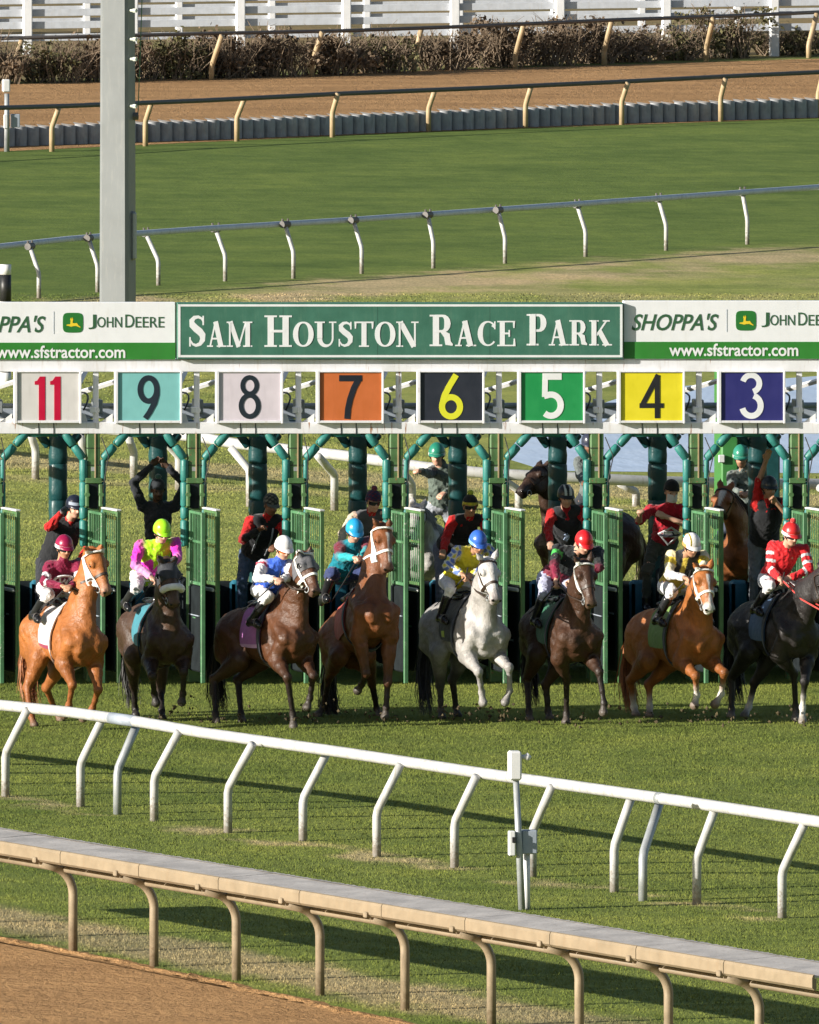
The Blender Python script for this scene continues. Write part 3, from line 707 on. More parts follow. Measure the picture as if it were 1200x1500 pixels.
class Glyphs:
    """poster serif capitals from strokes; each stroke sits 0.3 mm proud of the last so none coincide"""
    def __init__(s, d): s.mb = MB(); s.d = d; s.k = 0
    def st(s, pts, w, closed=False):
        s.k += 1; d = s.d-.0012-.0003*(s.k % 14); s.mb.ribbon([(x, y) for x, y in pts], w, d, s.d, lambda u, v, q: onface(u, v, q), closed)
    def rect(s, x0, x1, y0, y1): s.st([(x0, (y0+y1)/2), (x1, (y0+y1)/2)], abs(y1-y0))
    def letter(s, ch, x, y0, y1):
        h = y1-y0; T, t, e = .215*h, .075*h, .055*h
        def stem(cx, w, ser=(1, 1), sw=None):
            s.st([(cx, y0), (cx, y1)], w); q = (sw or w*.5+.11*h)
            if ser[0]: s.rect(cx-q, cx+q, y0, y0+e)
            if ser[1]: s.rect(cx-q, cx+q, y1-e, y1)
        if ch == 'H':
            a, b = x+.22*h, x+.74*h; stem(a, T); stem(b, T); s.rect(a, b, y0+.46*h, y0+.54*h); return .96*h
        if ch == 'A':
            s.st([(x+.40*h, y0), (x+.14*h, y1)], t); s.st([(x+.40*h, y0), (x+.66*h, y1)], T*1.05); s.rect(x+.24*h, x+.58*h, y0+.64*h, y0+.71*h)
            s.rect(x, x+.28*h, y1-e, y1); s.rect(x+.46*h, x+.90*h, y1-e, y1); return .92*h
        if ch == 'M':
            stem(x+.14*h, t); stem(x+.98*h, T); s.st([(x+.16*h, y0), (x+.56*h, y1)], T*.95); s.st([(x+.90*h, y0), (x+.56*h, y1)], t); s.rect(x, x+.26*h, y0, y0+e); return 1.24*h
        if ch in 'OC':
            rx, ry, cx, cy = .37*h, .475*h, x+.48*h, (y0+y1)/2; a0, a1 = (0, 360) if ch == 'O' else (48, 318)
            n = 26; P, W = [], []
            for i in range(n+(0 if ch == 'O' else 1)):
                an = math.radians(a0+(a1-a0)*i/n); k = abs(math.cos(an))**1.6
                if ch == 'C' and math.cos(an) > 0: k *= .15
                w = t*.8+(T*1.02-t*.8)*k; P.append((cx+(rx-w*.15)*math.cos(an), cy-ry*math.sin(an)*(1-.02))); W.append(w)
            s.st(P, W, ch == 'O')
            if ch == 'C': s.rect(x+.74*h, x+.80*h, y0+.02*h, y0+.33*h); s.st([(x+.66*h, y0+.16*h), (x+.78*h, y0+.24*h)], .12*h); return .86*h
            return .96*h
        if ch == 'U':
            s.st([(x+.22*h, y0), (x+.22*h, y0+.66*h)], T); s.rect(x, x+.44*h, y0, y0+e); s.rect(x+.62*h, x+.94*h, y0, y0+e)
            P, W = [], []
            for i in range(13):
                an = math.radians(180+180*i/12); P.append((x+.50*h+.28*h*math.cos(an), y0+.66*h-.30*h*math.sin(an)*1.0)); W.append(T+(t-T)*min(1, i/8))
            s.st(P, W); s.st([(x+.78*h, y0), (x+.78*h, y0+.67*h)], t); return .95*h
        if ch == 'S':
            P = [(.60, .20), (.55, .10), (.42, .045), (.27, .07), (.17, .17), (.19, .30), (.33, .42), (.48, .52), (.58, .63), (.58, .78), (.48, .91), (.33, .955), (.20, .91), (.12, .79)]
            W = [.05, .07, .09, .12, .17, .215, .235, .24, .22, .18, .12, .09, .07, .05]
            s.st([(x+a*h, y0+b*h) for a, b in P], [w*h for w in W]); s.rect(x+.575*h, x+.635*h, y0+.01*h, y0+.31*h); s.rect(x+.075*h, x+.135*h, y0+.69*h, y1-.01*h); return .74*h
        if ch == 'T':
            stem(x+.42*h, T, (0, 1)); s.rect(x+.02*h, x+.82*h, y0, y0+e*1.1); s.st([(x+.05*h, y0), (x+.05*h, y0+.28*h)], [.09*h, .05*h]); s.st([(x+.79*h, y0), (x+.79*h, y0+.28*h)], [.09*h, .05*h]); return .84*h
        if ch == 'N':
            stem(x+.14*h, t); s.st([(x+.80*h, y0), (x+.80*h, y1)], t); s.rect(x+.64*h, x+.96*h, y0, y0+e); s.rect(x, x+.2*h, y0, y0+e); s.st([(x+.17*h, y0+.02*h), (x+.76*h, y1-.01*h)], T*1.05); return .98*h
        if ch in 'RP':
            stem(x+.22*h, T)
            P, W = [(x+.2*h, y0+.035*h), (x+.42*h, y0+.035*h)], [t, t]
            for i in range(9):
                an = math.radians(90-180*i/8); P.append((x+.45*h+.17*h*math.cos(an), y0+.28*h-.245*h*math.sin(an))); W.append(t+(T-t)*math.cos(an)**1.5 if math.cos(an) > 0 else t)
            P += [(x+.2*h, y0+.525*h)]; W += [t]; s.st(P, W)
            if ch == 'R': s.st([(x+.42*h, y0+.53*h), (x+.60*h, y0+.66*h), (x+.64*h, y0+.90*h), (x+.80*h, y0+.965*h)], [.10*h, T*.95, T*.9, .05*h]); return .88*h
            return .80*h
        if ch == 'E':
            stem(x+.22*h, T); s.rect(x+.2*h, x+.74*h, y0, y0+e); s.rect(x+.2*h, x+.76*h, y1-e, y1); s.rect(x+.2*h, x+.54*h, y0+.46*h, y0+.53*h)
            s.st([(x+.72*h, y0), (x+.72*h, y0+.28*h)], [.10*h, .05*h]); s.st([(x+.74*h, y1), (x+.74*h, y1-.30*h)], [.10*h, .05*h]); s.rect(x+.49*h, x+.55*h, y0+.36*h, y0+.63*h); return .84*h
        if ch == 'K':
            stem(x+.22*h, T); s.st([(x+.34*h, y0+.60*h), (x+.78*h, y0+.03*h)], t); s.st([(x+.46*h, y0+.42*h), (x+.82*h, y1)], T); s.rect(x+.62*h, x+.94*h, y0, y0+e); s.rect(x+.60*h, x+1.04*h, y1-e, y1); return 1.02*h
        return .4*h
    def word(s, w, x0, x1, yb0, ys0, y1):
        """first letter tall (yb0..y1), the others small capitals (ys0..y1), stretched to span x0..x1"""
        probe = Glyphs(s.d); x = 0
        for i, c in enumerate(w): x += probe.letter(c, x, yb0 if i == 0 else ys0, y1)+.5
        f = (x1-x0)/x; n0 = len(s.mb.V); x = 0
        for i, c in enumerate(w): x += s.letter(c, x, yb0 if i == 0 else ys0, y1)+.5
        for k in range(n0, len(s.mb.V)):
            V = s.mb.V[k]; V[:, 0] = GX(x0)+(V[:, 0]-GX(0))*f
M['sign_green'] = paint('green_sign_paint', (.045, .15, .105), .5, .12, (.10, .2, .14), .4)
M['letter_white'] = paint('white_lettering', (.74, .75, .77), .5, .05)
M['sign_white'] = paint('white_sign_panel', (.76, .77, .80), .4, .03, (.6, .58, .52), .2)
M['strip_green'] = paint('green_strip', (.03, .20, .03), .4, .06, (.06, .12, .05), .3)
M['dark_green_text'] = paint('dark_green_lettering', (.03, .10, .045), .5, .05)
M['logo_green'] = paint('logo_green', (.02, .16, .03), .4, .05)
M['logo_yellow'] = paint('logo_yellow', (.75, .55, .03), .4, .05)
POST = [-158, -10, 137, 285, 434, 581, 728, 875, 1021, 1168, 1315]
RYD = 2.8
def RX(px): return at(px, 0, RYD)[0]
REAR = [85-146.4*2, 85-146.4]+[85+146.4*k for k in range(9)]
gate = empty('starting_gate', (0, .0, 0), 'green and white horse racing starting gate with numbered stalls', 'starting gate')
def boxpx(mb, x0, x1, y0, y1, d0, d1, bev=.004): return mb.box(GX(x0), GX(x1), d0, d1, GZ(y1), GZ(y0), bev)
XL, XR = -170, 1400
# signs
def sign(x0, x1, y0, y1, d, mat, name='sign_board', d1=.10):
    return boxpx(MB(), x0, x1, y0, y1, d, d1, .006).build(name, mat, gate)
for lx0, lx1, off, yo in ((XL, 256.5, -986, 3), (913.5, XR, 0, 0)):
    sb = sign(lx0, lx1, 440.5+yo*.7, 526, -.02, M['sign_white'])
    boxpx(MB(), lx0, lx1, 500.5+yo*.4, 525.5+yo*.3, -.026, -.019, 0).build('green_strip', M['strip_green'], sb)
    text_mesh("SHOPPA'S", 925+off, 1052+off, 459+yo, 484+yo, -.0205, 'lettering', M['dark_green_text'], sb, .3, .012)
    text_mesh("J", 1115+off, 1126.5+off, 457.5+yo, 479+yo, -.0205, 'lettering', M['dark_green_text'], sb)
    text_mesh("OHN", 1128+off, 1164+off, 461+yo, 476.5+yo, -.0205, 'lettering', M['dark_green_text'], sb)
    text_mesh("D", 1169+off, 1182+off, 457.5+yo, 476.5+yo, -.0205, 'lettering', M['dark_green_text'], sb)
    text_mesh("EERE", 1184+off, 1226+off, 461+yo, 476.5+yo, -.0205, 'lettering', M['dark_green_text'], sb)
    text_mesh("www.sfstractor.com", 980+off-(0 if off == 0 else 0), 1169+off, 503+yo, 521.5+yo, -.0265, 'lettering', M['letter_white'], sb, 0, .016)
    boxpx(MB(), 1064.2+off, 1065+off, 453+yo, 486+yo, -.0225, -.0195, 0).build('divider_line', M['grey_blue'], sb)
    # badge: bulging square with a leaping deer
    cx, cy = 1092.5+off, 469.5+yo
    def sq(r, n=28): return [(cx+r*1.02*np.sign(math.cos(a))*abs(math.cos(a))**.42, cy+r*np.sign(math.sin(a))*abs(math.sin(a))**.42) for a in [2*math.pi*i/n for i in range(n)]]
    lg = MB().prism(sq(14.6), -.0235, -.0195, onface).build('badge', M['logo_green'], sb)
    deer = [(-10, 1.5), (-6.5, 1), (-4, .5), (-3.6, -4), (-4.4, -7), (-2.8, -9.5), (-1.8, -6.5), (-.4, -9.8), (.2, -6.8), (-.2, -4.5), (-.6, -1), (3, -.6), (6, -1.2), (7.4, .6), (9, 2.8), (12, 5), (11.6, 6), (8, 4.6), (5, 3.4), (1, 3.6), (-3, 4.6), (-6, 3.6), (-10.4, 2.8)]
    MB().prism([(cx+a*.92, cy+1.5+b*.95) for a, b in deer], -.0265, -.0236, onface).build('deer_emblem', M['logo_yellow'], lg)
sb = sign(258.5, 911.5, 443, 525.5, -.078, M['sign_green'])
fr = MB()
for (x0, x1, y0, y1) in ((261, 909, 445.2, 448.4), (261, 909, 519.6, 522.8), (259.6, 263, 445.2, 522.8), (907, 910.4, 445.2, 522.8)):
    boxpx(fr, x0, x1, y0, y1, -.0805 if y1-y0 < 5 else -.0812, -.0775, 0)
fr.build('border_line', M['letter_white'], sb)
SEAM = paint('seam', (.02, .07, .05), .7, .1)
for x in (413, 551.5, 716): boxpx(MB(), x, x+.7, 443.5, 525, -.0784, -.0779, 0).build('panel_seam', SEAM, sb)
g = Glyphs(-.0785)
g.word('SAM', 273, 370, 461.5, 470.5, 507.5); g.word('HOUSTON', 386, 613, 461.5, 470.5, 507.5); g.word('RACE', 628, 756, 460.5, 469.5, 506.5); g.word('PARK', 770, 895, 459.5, 468.5, 505.5)
g.mb.build('lettering', M['letter_white'], sb)
# beams
boxpx(MB(), XL, XR, 526.5, 544.6, .0, .16).build('top_beam', M['white_rust'], gate)
bb_ = boxpx(MB(), XL, XR, 618.5, 635.2, -.01, .15).build('lower_beam', M['white_rust'], gate)
# number boards
NUM = [('12', -78), ('11', 69.5), ('9', 217), ('8', 365), ('7', 512.5), ('6', 660), ('5', 807.5), ('4', 953.5), ('3', 1100.5), ('2', 1247)]
PC = {'12': (.7, .7, .7), '11': (.60, .58, .57), '9': (.19, .47, .47), '8': (.62, .56, .62), '7': (.52, .135, .035), '6': (.018, .022, .035), '5': (.012, .26, .07), '4': (.72, .62, .02), '3': (.022, .022, .15), '2': (.75, .75, .75)}
NC = {'11': (.48, .0, .035), '9': (.012, .022, .035), '8': (.012, .02, .03), '7': (.012, .015, .025), '6': (.66, .66, .03), '5': (.74, .75, .76), '4': (.015, .015, .018), '3': (.74, .75, .78)}
for s_, cx in NUM:
    hw = 45.5
    nbd = boxpx(MB(), cx-hw, cx+hw, 545, 615.5, -.07, -.03, .002).build('number_board', paint('board_%s' % s_, PC[s_], .5, .05, tuple(x*.7 for x in PC[s_]), .25), gate)
    fm = MB()
    boxpx(fm, cx-hw-4.5, cx-hw, 543.2, 620, -.09, .0); boxpx(fm, cx+hw, cx+hw+3, 543.2, 620, -.09, .0); boxpx(fm, cx-hw, cx+hw, 615.5, 619.2, -.088, .0); boxpx(fm, cx-hw, cx+hw, 543.4, 545, -.088, .0)
    fm.build('frame', M['white_rust'], nbd)
    # wing plates and the two hanging straps beneath
    st = MB(); boxpx(st, cx-13.5, cx-12.3, 619, 637, -.016, -.008, 0); boxpx(st, cx+8.5, cx+9.7, 619, 637, -.016, -.008, 0); st.build('strap', M['black'], nbd)
    MB().prism([(cx+hw+4, 606), (cx+hw+10, 606), (cx+hw+14, 619), (cx+hw+4, 619)], .02, .04, onface).build('gusset', M['white'], nbd)
    MB().prism([(cx-hw-6, 606), (cx-hw-16, 613), (cx-hw-24, 619), (cx-hw-6, 619)], .02, .04, onface).build('gusset', M['white'], nbd)
    if s_ not in NC: continue
    N = MB(); D0, D1 = -.074, -.0695
    def rb(pts, w, k=0, closed=False): N.ribbon(pts, w, D0-.0005*k, D1, onface, closed)
    if s_ == '11':
        for x in (60.2, 82.8):
            N.prism([(x-4.6, 615), (x-4.6, 563), (x-10.6, 563), (x-10.6, 558), (x-7, 557), (x-3, 551), (x+4.8, 551), (x+4.8, 615)][::-1], D0, D1, onface)
    elif s_ == '9':
        rb(arc(216.3, 570, 12.2, 17, 0, 360, 28)[:-1], 8, 0, True); rb([(228.5, 569), (228.3, 578), (225, 590), (218, 603), (211.5, 612.5)], 8, 1)
    elif s_ == '8':
        rb(arc(364.5, 564.3, 10.3, 12, 0, 360, 24)[:-1], 6.8, 0, True); rb(arc(364.5, 594, 12.6, 15.6, 0, 360, 24)[:-1], 7.2, 1, True)
    elif s_ == '7':
        rb([(495.5, 553.5), (529, 553.5)], 9, 0); rb([(525, 553), (517, 568), (511.5, 584), (508.5, 598), (507.3, 613)], 8.6, 1)
    elif s_ == '6':
        rb(arc(659.5, 595.4, 13.2, 14.2, 0, 360, 26)[:-1], 8.8, 0, True); rb([(667, 548.5), (657, 565), (650, 579), (646.6, 592)], 8.8, 1)
    elif s_ == '5':
        rb([(793.5, 551), (821.5, 551)], 9.5, 0); rb([(797.5, 549), (796.8, 581)], 8, 1); rb([(796, 579.5)]+arc(806, 593, 14.2, 15.6, 110, -130, 18), 9, 2)
    elif s_ == '4':
        rb([(963, 548.5), (939.5, 593)], 7.4, 0); rb([(935.5, 593.6), (971, 593.6)], 7, 1); rb([(961.6, 549), (961.6, 612)], 7.6, 2)
    elif s_ == '3':
        rb(arc(1099, 561.3, 12.2, 12.3, 165, -75, 16), 8.2, 0); rb(arc(1099.5, 593.8, 13.6, 15, 75, -165, 18), 8.6, 1)
    N.build('numeral', paint('numeral_%s' % s_, NC[s_], .45, .05), nbd)
# posts, columns, arches, doors
def z_rear(z): return z
ZB = GZ(635.2)
for i, (px, rx) in enumerate(zip(POST, REAR)):
    x = GX(px); xr = RX(rx)
    po = MB().box(x-.08, x+.08, .0, .16, .0, ZB+.01, .012).build('stall_post', M['green'], gate)
    mb = MB(); mb.box(x+.012, x+.026, -.012, .0, GZ(704), ZB, 0); mb.build('conduit', M['tan'], po)
    mb = MB(); mb.box(x-.10, x+.10, -.03, .17, GZ(708), GZ(700), .006); mb.box(x-.105, x-.06, -.06, .02, GZ(742), GZ(709), .01); mb.box(x+.06, x+.11, -.06, .02, GZ(742), GZ(709), .01)
    mb.tube([A([x-.085, -.09, GZ(724)]), A([x-.085, -.03, GZ(724)])], .03, 8); mb.tube([A([x+.085, -.09, GZ(724)]), A([x+.085, -.03, GZ(724)])], .03, 8)
    mb.build('latch_housing', M['green'], po); MB().box(x-.055, x+.055, -.02, -.001, GZ(745), GZ(709), .003).build('latch_recess', M['pad_black'], po)
    mb = MB()
    for y in (656, 681): mb.box(x-.083, x+.083, -.004, .164, GZ(y+1), GZ(y-.2), 0)
    mb.build('strap', M['black'], po)
    dr = random.uniform(.02, .09); cb = MB().tube([A([x+.09, -.05, GZ(640)]), A([x+.10+dr, -.06, GZ(668)]), A([x+.13, -.05, GZ(700)]), A([x+.10, -.07, GZ(738)])], .007, 5).build('release_cable', M['black'], po, True)
    MB().box(x-.03, x+.03, -.006, .0, GZ(690), GZ(684), 0).build('bolt_plate', M['grey_metal'], po)
    # small white upright with a rusty clamp between the number boards
    up = boxpx(MB(), px+.3, px+8, 544, 619, .03, .09, .004).build('upright', M['white_rust'], gate)
    boxpx(MB(), px-5, px+3.5, 596, 605, -.01, .05, .006).tube([A([GX(px+4), .0, GZ(601)]), A([GX(px+4), .12, GZ(601)])], .045, 8).build('clamp', M['white_rust'], up)
    # padded arches: inverted V braces and the pad running down the post
    for fr_, (cx, Y, m, dz) in enumerate(((x, .05, M['teal'], 0), (xr, RYD, M['teal_shaded'], -.02))):
        for sgn in (-1, 1):
            top = A([cx+sgn*(.36+(.06 if sgn > 0 else .0)), Y, ZB+.02+dz]); low = A([cx+sgn*.115, Y-.02, GZ(673)+dz])
            br = MB(); segn = 2
            for k in range(segn):
                a, b = low+(top-low)*(k/segn+.015), low+(top-low)*((k+1)/segn-.015)
                br.tube([a, a+(b-a)*.08, a+(b-a)*.5, a+(b-a)*.92, b], [.04, .052, .056, .052, .04], 10)
            br.build('arch_pad', m, gate, True)
            if fr_ == 0:
                dn = MB(); zt = GZ(673)
                for k, (a, b) in enumerate(((673, 705), (706, 742), (743, 760), (762, 800))):
                    r = .05 if sgn < 0 else .034
                    dn.tube([A([cx+sgn*.115, Y-.03, GZ(a)]), A([cx+sgn*.12, Y-.03, GZ(a+2)]), A([cx+sgn*.12, Y-.03, GZ(b-2)]), A([cx+sgn*.115, Y-.03, GZ(b)])], [r*.8, r, r, r*.8], 10)
                dn.build('post_pad', m, gate, True)
    # crossbar pad at the arch's head
    tp = MB().tube([A([x+.44, .06, ZB-.0]), A([x+.79, .06, ZB-.0])], .045, 8).build('arch_head_pad', M['teal'], gate, True)
    # rear column in puffy pads
    col = MB(); zs = [ZB+.02, 2.86, 2.50, 2.05, 1.62, 1.1, .1]
    for k in range(len(zs)-1):
        w = .085 if k < 1 else .112; a, b = zs[k], zs[k+1]
        P = []
        for q, rr in ((0, .93), (.04, 1.), (.3, 1.02), (.5, .97), (.7, 1.01), (.96, 1.), (1, .93)):
            z = a+(b-a)*q; ring = []
            for an in range(12):
                t = 2*math.pi*an/12; cxx = np.sign(math.cos(t))*abs(math.cos(t))**.6; cyy = np.sign(math.sin(t))*abs(math.sin(t))**.6
                j = 1+random.uniform(-.03, .03); ring.append([xr+w*rr*cxx*j, RYD+.13*rr*cyy*j, z])
            P.append(ring)
        P = np.transpose(A(P), (1, 0, 2)); col.grid(P, True)
    co = col.build('rear_column', M['teal_shaded'], gate, True)
    bx = at(rx-28, 850, RYD-.15); MB().box(bx[0]-.10, bx[0]+.11, RYD-.28, RYD-.02, .35, bx[2], .04).build('column_base_pad', M['teal_blue'], co, True)
    # stall divider and ledge
    dv = MB(); n = 6
    for k in range(n):
        y0, y1 = .18+k*(2.5/n), .18+(k+1)*(2.5/n)-.02; x0, x1 = x+(xr-x)*0, x
        dv.box(x-.06, x+.06, y0, y1, .16, 1.22, .03)
    d_ = dv.build('stall_divider', M['pad_black'], gate)
    MB().box(x-.24, x-.065, .5, 2.6, .48, .53, .01).box(x+.065, x+.24, .5, 2.6, .48, .53, .01).build('foot_ledge', M['pad_black'], d_)
    MB().box(x-.03, x+.03, .6, .68, .0, .165, .005).box(x-.03, x+.03, 2.2, 2.28, .0, .165, .005).build('divider_leg', M['green'], d_)
    MB().box(x-.05, x+.05, .2, RYD-.1, ZB+.03, ZB+.15, .01).build('side_beam', M['teal_shaded'], gate)
    # rear doors (two leaves, shut) reaching to the next column
    if i < len(POST)-1:
        x2 = RX(REAR[i+1]); mid = (xr+x2)/2
        for a, b in ((xr+.1, mid-.01), (mid+.01, x2-.1)):
            MB().box(a, b, RYD-.05, RYD+.05, .10, 1.05, .03).build('rear_door', M['pad_black'], gate)
    # front door leaves standing open
    for kind, hx, tx, ty in (('A', px-6, px+14, -.56), ('B', px+15.5, px+36.5, -.50)):
        jx = random.uniform(-2.5, 2.5); h_ = at(hx, 745, -.02); t_ = at(tx+jx, 748, ty+random.uniform(-.03, .03)); H0, T0 = A([h_[0], h_[1], 0]), A([t_[0], t_[1], 0]); ax = nrm(T0-H0); ay = A([-ax[1], ax[0], 0]); Lf = np.linalg.norm(T0-H0)
        ztop = GZ(747)+(.0 if kind == 'A' else .01); zmid = GZ(852); zb = .03
        def bar(mb, u0, u1, z0, z1, th=.02, bev=.006): mb.obox(H0+ax*(u0+u1)/2+A([0, 0, (z0+z1)/2]), ax, ay, (0, 0, 1), (abs(u1-u0)/2, th, abs(z1-z0)/2), bev)
        lf = MB(); bar(lf, 0, .035, zb+.3, ztop); bar(lf, Lf-.045, Lf, zb, ztop, .026); bar(lf, .035, Lf-.045, ztop-.035, ztop); bar(lf, .035, Lf-.045, GZ(793), GZ(789)); bar(lf, .035, Lf-.045, zmid-.02, zmid+.02)
        L_ = lf.build('door_leaf', M['green_light'] if kind == 'A' else M['green'], gate)
        bs = MB(); nb_ = 6
        for k in range(nb_):
            u = .035+(Lf-.08)*(k+1)/(nb_+1); bs.tube([H0+ax*u+A([0, 0, zmid]), H0+ax*u+A([0, 0, ztop-.03])], .006, 6, False)
        bs.build('bars', M['green_light'], L_)
        pd = MB(); bar(pd, .04, Lf-.05, .16, zmid-.03, .04, .02); pd.build('door_pad', M['pad_black'], L_)
        if random.random() < .8:
            u0 = random.uniform(.1, Lf*.5); st_ = MB(); zz_ = random.uniform(.5, 1.05); bar(st_, u0, u0+random.uniform(.06, .16), zz_, zz_+random.uniform(.015, .06), .0445, 0); st_.build('scuff_patch', random.choice((M['grey_blue'], M['tan'], M['green_light'])), L_)
        if kind == 'B':
            cp = MB(); bar(cp, -.02, Lf-.0, ztop+.003, ztop+.028, .035, .008); cp.build('white_edge', M['white'], L_); cp = MB(); bar(cp, .02, Lf-.06, GZ(864), GZ(858), .05, .01); cp.build('kick_strip', M['white'], L_)
        else:
            cp = MB(); bar(cp, .05, Lf-.06, GZ(899), GZ(897.5), .046, 0); cp.build('scuff_strip', M['grey_blue'], L_)
# rear overhead frame seen between the number boards
MB().box(GX(XL), GX(XR), RYD-.1, RYD+.1, ZB+.02, ZB+.17, .01).build('rear_beam', M['grey_blue'], gate)
MB().box(GX(XL), GX(XR), RYD-.05, RYD+.05, GZ(548), GZ(538), .01).build('rear_top_beam', M['white'], gate)
MB().tube([A([GX(XL), 1.5, GZ(606)]), A([GX(XR), 1.5, GZ(604)])], .035, 8).build('air_line', M['grey_blue'], gate, True)
for i, px in enumerate(POST):
    x = GX(px); xr = RX(REAR[i])
    tr = MB(); a = A([x-.36, .2, GZ(612)]); b = A([x+.30, RYD-.1, GZ(556)]); tr.tube([a, b], .04, 4); tr.tube([A([x+.62, .2, GZ(548)]), A([x+.05, RYD-.1, GZ(600)])], .032, 4); tr.build('roof_strut', M['white'], gate)
    mb = MB(); mb.box(x-.19, x-.09, .55, .75, GZ(614), GZ(600), .01); mb.box(x+.13, x+.24, .9, 1.15, GZ(613), GZ(592), .01)
    mb.build('solenoid_box', M['grey_metal'], gate)
    hz = MB(); P = [A([x-.05+.10*math.sin(t*2.2), .5+t*.5, GZ(604)+.18*math.sin(t*1.5)]) for t in np.linspace(0, 3, 14)]; hz.tube(P, .012, 5).build('air_hose', M['black'], gate, True)
# green cabin box standing behind stall 3
def cabin():
    Y = 9.; a, b = at(1052, 640, Y), at(1140, 724, Y); root = empty('equipment_cabinet', ((a[0]+b[0])/2, Y, 0), 'bright green equipment cabinet behind the stall marked 3', 'cabinet')
    xm = at(1077, 640, Y)[0]
    MB().box(a[0], xm, Y-.25, Y+.3, 0, 3.4, .02).build('side_panel', M['green_bright'], root)
    MB().box(xm+.004, b[0], Y-.15, Y+.3, 0, 3.4, .02).build('body', M['teal_shaded'], root)
    MB().box(a[0]-.02, b[0]+.02, Y-.28, Y+.33, 3.4, 3.5, .02).build('roof', M['green'], root)
    q = at(1056, 672, Y-.27); mb = MB()
    for z in (.0, .5, 1.): MB().box(q[0]-.03, q[0]+.05, Y-.29, Y-.252, q[2]-z-.05, q[2]-z+.05, .01).build('hinge', M['white'], root)
M['green_bright'] = paint('tractor_green', (.045, .20, .05), .35, .1, (.08, .15, .05), .2)
cabin()
# ------------------------------------------------------------------ implicit bodies meshed by surface nets
def surface_nets(F, org, h):
    ins = F < 0; nx, ny, nz = F.shape; cs = [(i, j, k) for i in (0, 1) for j in (0, 1) for k in (0, 1)]
    cnt = np.zeros((nx-1, ny-1, nz-1), np.int8)
    for i, j, k in cs: cnt += ins[i:nx-1+i, j:ny-1+j, k:nz-1+k]
    act = (cnt > 0) & (cnt < 8); I = np.argwhere(act); n = len(I)
    vid = np.full(act.shape, -1, np.int64); vid[act] = np.arange(n)
    val = {c: F[I[:, 0]+c[0], I[:, 1]+c[1], I[:, 2]+c[2]] for c in cs}
    P = np.zeros((n, 3)); w = np.zeros(n)
    for c in cs:
        for a in range(3):
            if c[a] == 0:
                d = list(c); d[a] = 1; d = tuple(d); A_, B_ = val[c], val[d]; m = (A_ < 0) != (B_ < 0)
                t = A_/np.where(m, A_-B_, 1); q = np.tile(A(c, float), (n, 1)); q[:, a] = t
                P += np.where(m[:, None], q, 0); w += m
    P = org+h*(I+P/w[:, None]); Q = []
    for a in range(3):
        b, c = (a+1) % 3, (a+2) % 3
        sl0 = [slice(None)]*3; sl1 = [slice(None)]*3; sl0[a] = slice(0, -1); sl1[a] = slice(1, None)
        A_, B_ = ins[tuple(sl0)], ins[tuple(sl1)]; E_ = np.argwhere(A_ != B_)
        E_ = E_[(E_[:, b] > 0) & (E_[:, c] > 0) & (E_[:, b] < F.shape[b]-1) & (E_[:, c] < F.shape[c]-1)]
        if not len(E_): continue
        fl = A_[E_[:, 0], E_[:, 1], E_[:, 2]]
        def v(db, dc):
            X = E_.copy(); X[:, b] -= db; X[:, c] -= dc; return vid[X[:, 0], X[:, 1], X[:, 2]]
        q = np.stack([v(1, 1), v(0, 1), v(0, 0), v(1, 0)], 1); q[~fl] = q[~fl][:, ::-1]; Q.append(q)
    Q = np.concatenate(Q); Q = Q[(Q >= 0).all(1)]
    return P, Q
